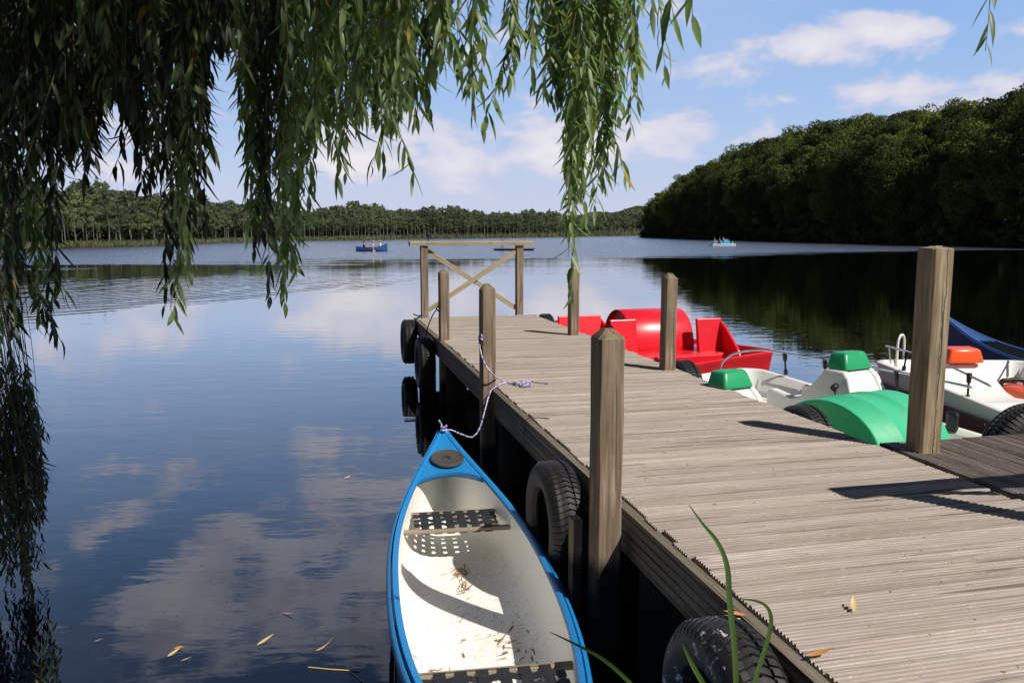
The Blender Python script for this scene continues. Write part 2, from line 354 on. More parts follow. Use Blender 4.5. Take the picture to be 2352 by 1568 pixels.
# leaf cards: P base points, D long axis, N normal, L length, W width -> folded diamonds of two triangles pairs
def unit(a): return a/(np.linalg.norm(a, axis=1, keepdims=True)+1e-9)
def leaf_quads(P, D, N, L, W):
    D = unit(D); S = unit(np.cross(D, N)); N2 = np.cross(S, D)
    L = L[:, None]; W = W[:, None]
    a = P; b = P+D*L*.45+S*W*.5+N2*W*.15; c = P+D*L; d = P+D*L*.45-S*W*.5+N2*W*.15
    v = np.stack([a, b, c, d], 1).reshape(-1, 3); n = len(P)
    return v, np.arange(n*4).reshape(n, 4)
def blades(P, D, N, L, W, curl):
    """long narrow leaves: 5 cross sections with a mid rib, bending away"""
    D = unit(D); S = unit(np.cross(D, N)); N2 = np.cross(S, D); n = len(P)
    ts = [0, .18, .42, .7, 1.0]; ws = [.12, .75, 1.0, .7, 0.02]; out = []
    for t, w in zip(ts, ws):
        ctr = P+D*(L*t)[:, None]+N2*(curl*L*t*t)[:, None]
        for sgn in (-1, 0, 1):
            out.append(ctr+S*(sgn*W*.5*w)[:, None]+N2*(abs(sgn)*W*.16*w)[:, None])
    v = np.stack(out, 1).reshape(-1, 3); fs = []
    for i in range(4):
        for k in range(2): fs.append((i*3+k, i*3+k+1, i*3+k+4, i*3+k+3))
    f = (np.arange(n)[:, None, None]*15+np.array(fs)[None]).reshape(-1, 4)
    return v, f

# ------------------------------------------------------------ camera, world, sun
cam = bpy.data.cameras.new('camera'); co = bpy.data.objects.new('camera', cam); C.objects.link(co)
co.location = (0, 0, EYE); co.rotation_euler = (R(90)-PITCH, 0, 0)
cam.lens = 36*F/2352; cam.sensor_width = 36; cam.clip_start = .05; cam.clip_end = 6000
bpy.context.scene.camera = co
SUN_EL, SX, SY = R(48), .785, -.62
SUNV = Vector((SX*math.cos(SUN_EL), SY*math.cos(SUN_EL), math.sin(SUN_EL)))
sl = bpy.data.lights.new('sun', 'SUN'); sl.energy = 4.9; sl.angle = R(.53); sl.color = (1, .955, .89)
so = bpy.data.objects.new('sun', sl); C.objects.link(so); so.rotation_euler = (-SUNV).to_track_quat('-Z', 'Y').to_euler()

def build_world():
    W = bpy.data.worlds.new('World'); bpy.context.scene.world = W; W.use_nodes = True
    m = NT.__new__(NT); m.t = W.node_tree; m.t.nodes.clear(); m.m = W
    out = m.t.nodes.new('ShaderNodeOutputWorld'); bg = m.t.nodes.new('ShaderNodeBackground'); m.t.links.new(bg.outputs[0], out.inputs[0])
    sky = m.t.nodes.new('ShaderNodeTexSky'); sky.sky_type = 'NISHITA'; sky.sun_disc = False
    sky.sun_elevation = SUN_EL; sky.sun_rotation = math.atan2(SX, SY); sky.air_density = 1.0; sky.dust_density = .6; sky.ozone_density = 1.6
    tc = m.t.nodes.new('ShaderNodeTexCoord'); d = m.sep(tc.outputs['Generated'])
    az = m.math('ARCTAN2', d[0], d[1]); el = m.math('ARCSINE', d[2])
    def px(p, q):
        r = ray(p, q).normalized(); return math.atan2(r.x, r.y), math.asin(r.z)
    # cloud banks: (pixel-surveyed azimuth and elevation of centre, half widths in degrees, weight)
    B = []
    for p, q, sa, se, w in [(1130, 330, 10, 1.9, .60), (1290, 290, 4.5, 1.7, .28), (880, 360, 5, 1.4, .38), (1480, 345, 4.5, 1.0, .36), (1650, 375, 5, .8, .22), (1100, 440, 12, .7, .16), (790, 385, 2.5, .9, .3), (740, 285, 3.5, 1.5, .45), (560, 330, 5, 1.5, .28), (430, 290, 2.2, .9, .5), (270, 285, 2.0, .8, .55), (250, 390, 6, 1.2, .28),
                            (2020, 50, 3.2, .8, .40), (2130, 110, 2.6, 1.1, .42), (1880, 105, 3.6, .7, .36), (1990, 95, 2.2, .9, .22), (1720, 115, 3.5, .9, .36), (2200, 240, 3.5, 1.0, .34), (1950, 145, 1.7, .6, .50),
                            (1945, 213, 1.8, .75, .58), (2085, 192, 2.4, .85, .60), (1805, 228, 1.1, .45, .60), (2300, 165, 3.2, 1.7, .36), (1960, 272, 3.0, .6, .36), (2330, 30, 3, 1.5, .30),
                            (1560, 25, 5, 1.4, .25), (1230, 120, 5, 1.4, .2), (1520, 175, 3, .7, .3), (1620, 260, 4, .9, .3), (1750, 320, 4, .6, .26)]:
        a, e = px(p, q); B.append((a, e, R(sa), R(se), w))
    for a, e, sa, se, w in [(-20, 18.5, 6, 1.6, .46), (-7, 18.0, 7, 1.6, .44), (-18, 25, 7, 2.6, .68), (-25, 23, 5, 2.5, .5), (-5, 23.5, 5, 2.4, .66), (-9, 28.5, 3.4, 1.5, .42), (-13, 21.5, 9, 1.3, .36), (-12, 14, 6, 1.0, .3), (-24, 15, 6, 1.1, .32), (3, 18, 6, 2, .35),
                            (20, 27, 9, 4, .5), (-60, 30, 16, 9, .5), (50, 35, 15, 8, .5), (-120, 40, 30, 10, .4), (110, 35, 20, 8, .4)]:
        B.append((R(a), R(e), R(sa), R(se), w))
    tot = None
    for a, e, sa, se, w in B:
        u = m.math('MULTIPLY', m.math('SUBTRACT', az, a), 1/sa); v = m.math('MULTIPLY', m.math('SUBTRACT', el, e), 1/se)
        q = m.math('ADD', m.math('MULTIPLY', u, u), m.math('MULTIPLY', v, v))
        g = m.math('MULTIPLY', m.math('EXPONENT', m.math('MULTIPLY', q, -.7)), w)
        tot = g if tot is None else m.math('ADD', tot, g)
    cv = m.t.nodes.new('ShaderNodeCombineXYZ'); m.set(cv.inputs[0], az); m.set(cv.inputs[1], m.math('MULTIPLY', el, 1.9)); m.set(cv.inputs[2], .35)
    n1 = m.noise(cv.outputs[0], 11.0, 10, .56, .2); n2 = m.noise(cv.outputs[0], 3.1, 5, .55)
    cl = m.math('ADD', m.math('MULTIPLY', m.math('SUBTRACT', n1, .5), 2.5), m.math('MULTIPLY', m.math('SUBTRACT', n2, .5), .9))
    cl = m.math('ADD', cl, tot)
    den = m.math('MULTIPLY', m.math('SUBTRACT', cl, .27), 3.2, clamp=True)
    den = m.math('SMOOTH_MIN', den, .93, .1)
    # thin veil that whitens the low sky
    veil = m.math('MULTIPLY', m.math('MULTIPLY', m.math('SUBTRACT', .40, el), 1.9, clamp=True), .42)
    thin = m.math('MULTIPLY', m.math('SUBTRACT', n2, .40, clamp=True), .9)
    grad = m.ramp(m.math('MULTIPLY', el, 1/1.4), [(0, (.60, .645, .83)), (.05, (.53, .62, .85)), (.10, (.40, .57, .88)), (.16, (.31, .51, .88)), (.215, (.27, .47, .86)), (.28, (.17, .335, .66)), (.36, (.09, .19, .43)), (.75, (.025, .055, .17))])
    grad = m.mix(1.0, grad, (10.0, 10.0, 10.0), 'MULTIPLY'); grad.node.clamp_result = False
    base = m.mix(.88, sky.outputs[0], grad)
    base = m.mix(m.math('MULTIPLY', thin, 1.0, clamp=True), base, (6.0, 6.3, 7.9))
    shade = m.math('MULTIPLY', m.math('SUBTRACT', cl, .42), 1.6, clamp=True)
    ccol = m.mix(shade, (6.3, 6.45, 8.0), (8.7, 8.4, 8.6))
    hi = m.math('MULTIPLY', m.math('SUBTRACT', el, .27), 8, clamp=True)   # thick bellies of the high clouds are greyer
    ccol = m.mix(m.math('MULTIPLY', m.math('MULTIPLY', hi, shade), .12), ccol, (5.2, 5.2, 5.7))
    n3 = m.noise(cv.outputs[0], 8.0, 5, .55)
    ccol = m.mix(m.math('MULTIPLY', m.math('MULTIPLY', m.math('SUBTRACT', n3, .44, clamp=True), 6, clamp=True), m.math('MULTIPLY', hi, .75)), ccol, (4.2, 4.4, 5.3))
    ccol = m.mix(m.math('MULTIPLY', hi, .7), ccol, m.mix(1.0, ccol, (1.22, 1.28, 1.38), 'MULTIPLY')); [n_ for n_ in m.t.nodes if n_.bl_idname == 'ShaderNodeMix'][-1].clamp_result = False
    c = m.mix(den, base, ccol)
    # dome dimmed overhead, behind the camera and on the left to cut fill light
    dim = m.math('SUBTRACT', 1.0, m.math('MULTIPLY', m.math('MULTIPLY', m.math('SUBTRACT', el, .50), 1.6, clamp=True), .72))
    back = m.math('SUBTRACT', 1.0, m.math('MULTIPLY', m.math('MULTIPLY', m.math('SUBTRACT', .25, d[1]), 1.4, clamp=True), .62))
    side = m.math('SUBTRACT', 1.0, m.math('MULTIPLY', m.math('MULTIPLY', m.math('SUBTRACT', m.math('MULTIPLY', d[0], -1.0), .58), 6, clamp=True), .78))
    k = m.math('MULTIPLY', m.math('MULTIPLY', dim, back), side); cb = m.t.nodes.new('ShaderNodeCombineXYZ')
    for i in range(3): m.set(cb.inputs[i], k)
    c = m.mix(1.0, c, cb.outputs[0], 'MULTIPLY')
    c = m.mix(m.math('LESS_THAN', d[2], -.02), c, (.3, .35, .4))
    m.set(bg.inputs[0], c); bg.inputs[1].default_value = .10
build_world()
sc = bpy.context.scene
sc.view_settings.view_transform = 'Standard'; sc.view_settings.look = 'None'; sc.view_settings.exposure = 0
sc.cycles.max_bounces = 6; sc.cycles.transparent_max_bounces = 4

# ------------------------------------------------------------ water and ground
b = MB(); b.add([(-2500, -1500, 0), (2500, -1500, 0), (2500, 4000, 0), (-2500, 4000, 0)], [(0, 1, 2, 3)])
tag(b.build('lake_water', M['water']), 'calm lake surface reflecting sky and woods', None, None, 'structure')
def strip(name, pts, label, mat, depth=400, rise=(0, .3, .6, 8, 20), outs=(0, .8, 6, 60, 400), side=None):
    """shore terrain: pts along the waterline, rising away from the lake"""
    b = MB(); rings = []
    for o_, r_ in zip(outs, rise):
        rg = []
        for i, p in enumerate(pts):
            p = Vector((p[0], p[1], 0)); a = Vector((*pts[max(i-1, 0)][:2], 0)); c = Vector((*pts[min(i+1, len(pts)-1)][:2], 0))
            t = (c-a).normalized(); nrm = Vector((-t.y, t.x, 0))*(side or 1)
            j = (random.random()-.5)*.3*o_ if o_ > 1 else 0
            q = p+nrm*(o_+j); q.z = r_-.15; rg.append(q)
        rings.append(rg)
    b.loft(rings, closed=False); return tag(b.build(name, mat, smooth=True), label, None, None, 'structure')
FAR = [at(*p, 0) for p in [(-500, 596), (-200, 586), (0, 577), (150, 570), (337, 565), (450, 559), (560, 556), (637, 553.5), (784, 552), (900, 550), (1000, 548.6), (1100, 547.2), (1200, 545.8), (1300, 544.3), (1380, 543), (1470, 541.5)]]
FAR.append(Vector((140, 560, 0))); FAR.append(Vector((300, 640, 0)))
strip('far_shore_ground', FAR, 'low far shore of marsh grass under the woods', M['marsh'], rise=(0, .35, .5, 1.5, 3), outs=(0, 1, 6, 60, 260), side=1)
RB = [(58, 385), (54.5, 345), (55.5, 315), (57, 287), (59, 255), (61, 228), (63, 200), (65, 171), (67.5, 145), (70, 122), (73, 106), (78, 88), (86, 70), (96, 50), (110, 20), (140, -40)]
RB2 = [Vector((x, y, 0)) for x, y in RB]
strip('wooded_hill', RB2, 'dark hillside under the woods on the right shore', M['ground'], rise=(0, .6, 2.0, 13, 16), outs=(0, 1.2, 8, 60, 300), side=1)
b = MB(); rings = []
for (yy, zz) in ((1.25, -.3), (.9, .25), (.4, .5), (-2, .62), (-30, .8), (-400, 3)):
    rings.append([(x, yy+.25*math.sin(x*1.7)+(0 if yy < 0 else .1*math.sin(x*4)), zz) for x in [-400, -60, -20]+[i*.8-12 for i in range(31)]+[20, 60, 400]])
b.loft(rings, closed=False); tag(b.build('bank_ground', M['ground'], smooth=True), 'earth bank behind the viewpoint', None, None, 'structure')

# ------------------------------------------------------------ pier (local x = across, local y = away along the pier, origin far left corner)
TH = R(13.1); PO = Vector((-1.417, 12.17, 0))
pier = thing('pier', 'weathered ribbed timber pier running out over the lake', 'pier', PO, TH)
def PW(u, v, z=0.0):     # pier coordinates to world
    c, s = math.cos(TH), math.sin(TH)
    return Vector((PO.x+u*s+v*c, PO.y-u*c+v*s, z))
ZD = .75
def ribbed(b, x0, x1, y0, w, z, axis='X', thick=.035, n=7, dep=.0085):
    """one decking board with n ribs; runs along axis; occupies y0..y0+w"""
    prof = [(y0, z-thick), (y0, z-.003)]; p = w/n
    for i in range(n):
        a = y0+i*p
        prof += [(a+p*.10, z-.001), (a+p*.30, z), (a+p*.52, z-.001)]
        if i < n-1: prof += [(a+p*.66, z-dep), (a+p*.94, z-dep)]
    prof += [(y0+w, z-.003), (y0+w, z-thick)]
    if axis == 'X': r0 = [(x0, a, h) for a, h in prof]; r1 = [(x1, a, h) for a, h in prof]
    else: r0 = [(a, x0, h) for a, h in prof]; r1 = [(a, x1, h) for a, h in prof]
    b.loft([r0, r1], True, True)
b = MB(); u = 0.0; PB = .146
PEND = 12.9
while u < PEND:
    j = random.gauss(0, .007); dz = random.uniform(-.0025, .0025)
    ribbed(b, .0+j, 1.80+j+random.uniform(-.006, .006), -(u+PB-.006), PB-.008, ZD+dz)
    u += PB
b.build('deck', M['deck'], pier, fixn=True)
# side beams with grooved faces
def beam(v0, v1, z0, z1, ua, ub, name='side_beam', mat='beam', grooves=5):
    b = MB(); prof = [(v0, z1), (v1, z1), (v1, z0), (v0, z0)]
    g = []
    for i in range(grooves):
        a = z0+(z1-z0)*(i+.25)/grooves; e = z0+(z1-z0)*(i+.6)/grooves
        g += [(v0, a-.001), (v0+.006, a+.004), (v0+.006, e-.004), (v0, e)]
    prof = [(v0, z1), (v1, z1), (v1, z0), (v0, z0)]+g
    b.loft([[(p[0], -ua, p[1]) for p in prof], [(p[0], -ub, p[1]) for p in prof]], True, True)
    return b.build(name, M[mat], pier)
segs = [0, 5.55, 5.72, 8.62, 8.74, PEND]
beam(-.052, -.008, ZD-.215, ZD-.012, -.02, PEND)
beam(1.815, 1.86, ZD-.215, ZD-.03, -.02, PEND)
b = MB(); b.box((-.04, .012, ZD-.2), (1.85, .055, ZD-.02)); b.build('end_beam', M['beam'], pier)
b = MB()
for v in (.28, 1.5):
    b.box((v-.06, -PEND, ZD-.26), (v+.06, -.02, ZD-.045))
b.build('stringer', M['pile'], pier)
for u in (.35, 2.75, 5.9, 8.9, 11.8):
    b = MB(); b.box((.03, -u-.07, ZD-.42), (1.77, -u+.07, ZD-.265)); b.build('crossbeam', M['pile'], pier)
    for v in ((.10, 1.62) if u != 2.75 else (.14, 1.62)):
        b = MB(); b.tube([(v, -u+.0, -1.2), (v, -u, ZD-.05)], .125, 14); b.build('pile', M['pile'], pier, smooth=40)
# mooring posts
def mooring_post(u, v, top, label, mat='post', w=.118, bottom=-1.0, group='square timber mooring posts along the pier', cap=.045, lean=(0, 0), edge=.012):
    L = PW(u, v, 0); t = thing('mooring_post', label, 'post', L, TH, group, lean)
    b = MB(); h = w/2; tt = top
    def sq(s_, z): 
        e = edge if s_ > .5 else .002; q = h*s_; e = min(e, q*.9)
        return [(-q+e, -q, z), (q-e, -q, z), (q, -q+e, z), (q, q-e, z), (q-e, q, z), (-q+e, q, z), (-q, q-e, z), (-q, -q+e, z)]
    zs = [bottom]+[bottom+(tt-cap-bottom)*i/14 for i in range(1, 15)]
    rings = []
    for i, z in enumerate(zs):
        k = 1+random.uniform(-.008, .008); rings.append(sq(k, z))
    rings += [sq(.95, tt-cap+.006), sq(.40, tt-.006), sq(.32, tt)]
    rings = [[(p[0]+random.gauss(0, .0011), p[1]+random.gauss(0, .0011), p[2]+(random.gauss(0, .002) if i > 13 else 0)) for p in r_] for i, r_ in enumerate(rings)]
    b.loft(rings, True, True); b.build('shaft', M[mat], t, smooth=25)
    return t
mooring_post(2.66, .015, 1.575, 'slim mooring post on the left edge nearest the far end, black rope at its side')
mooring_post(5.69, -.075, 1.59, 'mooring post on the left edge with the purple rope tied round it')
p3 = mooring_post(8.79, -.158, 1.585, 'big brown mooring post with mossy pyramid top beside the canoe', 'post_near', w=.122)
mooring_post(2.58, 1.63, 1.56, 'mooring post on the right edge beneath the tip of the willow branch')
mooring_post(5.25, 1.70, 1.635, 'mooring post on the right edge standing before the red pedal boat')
mooring_post(8.17, 2.02, 1.925, 'tallest mooring post with a long crack, between pier and side platform', 'post_tall', w=.142, cap=.02, edge=.014)
# steadying timber and wedge beside the near post
t = thing('timber_stake', 'short rough grey stake standing against the brown post by the canoe', 'stake', PW(8.70, -.268, 0), TH)
b = MB(); b.box((-.024, -.035, -.9), (.022, .035, .70)); b.build('shaft', M['post_near'], t, bevel=.006)
# ---------------- railings
def railing(u, v0, v1, label, zt=1.87, skew=0):
    L = PW(u, v0, 0); ang = TH+skew; W_ = v1-v0
    t = thing('railing', label, 'railing', L, ang, None)
    for x in (.055, W_-.055):
        b = MB(); b.box((x-.052, -.052, .2), (x+.052, .052, zt-.062)); b.build('post', M['post'], t, bevel=.006)
    b = MB(); n = 14; rings = []
    for i in range(n+1):
        x = -.16+(W_+.30)*i/n; e = .012*math.sin(i*1.9)
        rings.append([(x, -.075+e, zt-.06+e*.4), (x, .075+e*.5, zt-.06+e*.3), (x, .072, zt-.008+e*.4), (x, .05+e, zt+.003), (x, -.058, zt+.002+e*.3), (x, -.075+e, zt-.012)])
    b.loft(rings, True, True); b.build('top_rail', M['rail'], t, smooth=30)
    for k, (a, c, yo) in enumerate((((.11, zt-.14), (W_-.11, .86), .014), ((.11, .86), (W_-.11, zt-.15), -.014))):
        A = Vector((a[0], yo, a[1])); Cc = Vector((c[0], yo, c[1])); d = (Cc-A)
        o = MB(); ln = d.length; o.box((0, -.0125, -.034), (ln, .0125, .034))
        ob = o.build('cross_brace', M['brace'], t, bevel=.003); ob.location = A; ob.rotation_euler = (0, -math.atan2(d.z, d.x), 0)
    return t
railing(.10, .05, 1.62, 'wooden railing with crossed braces at the far end of the pier', skew=R(3))
# ---------------- side platform
plat = thing('side_platform', 'dark damp ribbed side platform joined to the right of the pier', 'platform', PW(9.6, 1.885, 0), TH)
b = MB(); x = 0
while x < 4.4:
    ribbed(b, 0, 1.63, x, .14, ZD-.012+random.uniform(-.002, .002), 'Y'); x += .146
# platform boards run along local y, stacked along local x
b.build('deck', M['deck_dark'], plat)
b = MB(); b.box((-.012, -.05, ZD-.2), (4.4, -.006, ZD-.02)); b.box((-.012, 1.636, ZD-.2), (4.4, 1.69, ZD-.05)); b.build('side_beam', M['beam'], plat)
for x, y in ((.35, .2), (.35, 1.4), (2.2, .2), (2.2, 1.4), (4.1, .2), (4.1, 1.4)):
    b = MB(); b.tube([(x, y, -1.2), (x, y, ZD-.1)], .1, 12); b.build('pile', M['pile'], plat, smooth=40)
railing(9.56, 1.82, 3.7, 'wooden railing with crossed braces on the near edge of the side platform')
def platform_box(): pass

# ------------------------------------------------------------ tyres
def tyre_mesh(spots=False, Rr=.325, w=.195):
    b = MB(); n = 150; h = w/2
    prof = [(.175, h*.62), (.19, h*.86), (.235, h*1.02), (.27, h*1.0), (.300, h*.88), (.316, h*.70)]
    tread = [.62, .40, .36, .06, -.0, -.06, -.36, -.40, -.62]
    full = [(r_, y, 0) for r_, y in prof]+[(.325-abs(t_)**2*.006-(.009 if abs(t_) in (.36,) else 0), h*t_, 1) for t_ in tread]+[(r_, -y, 0) for r_, y in prof[::-1]]
    full += [(.183, -h*.45, 0), (.262, -h*.7, 0), (.292, 0, 0), (.262, h*.7, 0), (.183, h*.45, 0)]
    rings = []; nb_ = 62
    for k in range(nb_):
        for fr, low in ((0, 0), (.66, 0), (.72, 1), (.94, 1)):
            rg = []
            for i, (r_, y, tr) in enumerate(full):
                sl = (abs(y)/h)*.9; a = 2*math.pi*(k+fr+(sl if tr else .56))/nb_
                rr = r_-(.009 if (tr and low and abs(y) > .02*h) else 0)
                if not tr and .295 < r_ < .32 and i < 20 and low: rr -= .006
                rg.append((rr*math.cos(a), y, rr*math.sin(a)))
            rings.append(rg)
    rings.append(rings[0]); b.loft(rings, True, False)
    return b
_tm = {}
def tyre(u, v, z, label, along='side', spots=False, tilt=0, s=1.0):
    key = spots
    L = PW(u, v, z); rz = TH+(R(90) if along == 'side' else 0)
    if key not in _tm:
        o = tyre_mesh().build('tyre_fender', M['tyre_spots' if spots else 'tyre'], None, smooth=32); _tm[key] = o.data; md = o.data
    else:
        o = bpy.data.objects.new('tyre_fender', _tm[key]); C.objects.link(o)
    o.location = L; o.rotation_euler = (tilt, R(random.uniform(0, 90)), rz); o.scale = (s, s, s)
    return tag(o, label, 'tyre', 'old tyres hung as fenders round the pier')
tyre(.30, -.16, .425, 'old tyre fender on the far left corner of the pier')
tyre(2.28, -.17, .42, 'old tyre fender hung by a black rope under the slim left post', s=1.02)
tyre(8.02, -.17, .44, 'old tyre fender between the two left posts, beside the canoe bow')
tyre(9.98, -.165, .445, 'worn tyre fender with white spots, nearest the viewer', spots=True, s=1.04)
tyre(.08, 1.97, .44, 'old tyre fender at the far right corner of the pier')
tyre(5.02, 1.97, .47, 'old tyre fender between the pier and the red pedal boat')
tyre(7.05, 1.97, .45, 'old tyre fender between the pier and the green wheel cover')
tyre(7.80, 3.16, .52, 'old tyre fender on the far edge of the side platform', along='end', s=1.1)

# ------------------------------------------------------------ ropes
def smoothpts(P, k=8):
    P = [Vector(p) for p in P]; out = []
    for i in range(len(P)-1):
        p0, p1, p2, p3 = P[max(i-1, 0)], P[i], P[i+1], P[min(i+2, len(P)-1)]
        for j in range(k):
            t = j/k; out.append(.5*((2*p1)+(p2-p0)*t+(2*p0-5*p1+4*p2-p3)*t*t+(3*p1-p0-3*p2+p3)*t**3))
    out.append(P[-1]); return out
zt = ZD+.008
tip = at(1020, 992, .56)
b = MB()
R0 = .0058
loop = [PW(5.61, -.175, 1.12), PW(5.69, -.18, 1.125), PW(5.76, -.15, 1.12), PW(5.77, -.06, 1.12), PW(5.755, -.04, 1.11)]
b.tube(smoothpts([atd(1103, 757, 6.62), atd(1101, 790, 6.55), atd(1112, 832, 6.5), atd(1135, 862, 6.5), at(1160, 878, zt), at(1185, 882, zt), at(1215, 876, zt), at(1240, 878, zt), at(1262, 880, zt)]), R0, 7)
b.tube(smoothpts([PW(5.64, -.140, 1.15), PW(5.74, -.144, 1.155), PW(5.76, -.130, 1.15), atd(1103, 757, 6.58)]), R0, 7)
b.tube(smoothpts([at(1222, 884, zt+.006), at(1200, 886, zt), at(1175, 878, zt+.012), at(1150, 882, zt), at(1132, 893, zt), atd(1124, 905, 6.3), atd(1114, 940, 6.2), atd(1102, 982, 6.15), atd(1085, 1003, 6.08), atd(1060, 997, 6.0), atd(1035, 987, 5.95), tip+Vector((0, 0, .01)), tip+Vector((-.02, .01, .03)), atd(1014, 975, 5.9), atd(1008, 965, 5.88)]), R0, 7)
for k in range(3):
    c = at(1192+k*9, 879+((k*7) % 5), zt+.012)
    b.tube([c+Vector((.035*math.cos(a), .022*math.sin(a+k), .012*math.sin(2*a))) for a in [i*.5 for i in range(14)]], R0, 7)
b.tube([tip+Vector((.018*math.cos(a), .016*math.sin(a), -.004+.004*a)) for a in [i*.5 for i in range(28)]], R0, 7)
tag(b.build('mooring_rope', M['rope'], smooth=True), 'purple and white braided rope from post across deck to canoe bow', 'rope')
b = MB(); b.tube(smoothpts([PW(2.60, -.06, 1.10), PW(2.50, -.10, 1.02), PW(2.36, -.14, .86), PW(2.30, -.16, .74)]), .007, 6)
b.tube([PW(2.60, -.055, 1.10)+Vector((.012*math.cos(a), .012*math.sin(a), .01*a-.02)) for a in [i*.6 for i in range(12)]], .008, 6)
b.tube(smoothpts([PW(2.62, .036, 1.10), PW(2.64, .055, 1.09), PW(2.65, .045, 1.06)]), .006, 6)
tag(b.build('fender_rope', M['darkrope'], smooth=True), 'thin black rope from the slim left post down to a tyre', 'rope')
b = MB(); b.tube(smoothpts([PW(.02, -.06, .80), PW(.06, .0, .775), PW(.10, .04, .78), PW(.3, -.1, .72)]), .009, 6)
tag(b.build('fender_rope', M['darkrope'], smooth=True), 'short frayed rope at the far left pier corner holding a tyre', 'rope')
b = MB(); b.tube(smoothpts([PW(.30, 1.32, ZD+.008), PW(.22, 1.45, ZD+.012), PW(.2, 1.6, ZD+.008), PW(.10, 1.72, ZD+.01), PW(.08, 1.86, ZD)]), .006, 6)
tag(b.build('fender_rope', M['rope'], smooth=True), 'thin violet rope lying at the far right pier corner', 'rope')
b = MB(); b.tube(smoothpts([PW(6.95, .10, ZD+.006), PW(6.93, .0, ZD+.008), PW(6.93, -.062, ZD-.01), PW(6.9, -.07, .55)]), .003, 5)
tag(b.build('thin_cord', M['darkrope'], smooth=True), 'thin dark cord hanging over the left pier edge above the canoe', 'cord')
# small black reflector on the end railing
t = thing('rail_marker', 'small black round marker on a thin stem upon the end railing', 'marker', atd(984, 551, 12.25))
b = MB(); b.tube([(0, 0, -.02), (0, 0, .06)], .008, 6); b.build('stem', M['black'], t)
b = MB(); b.tube([(0, 0, .045), (0, 0, .055), (0, 0, .08), (0, 0, .10), (0, 0, .11)], [.012, .028, .034, .026, .006], 12); b.build('head', M['black'], t, smooth=True)

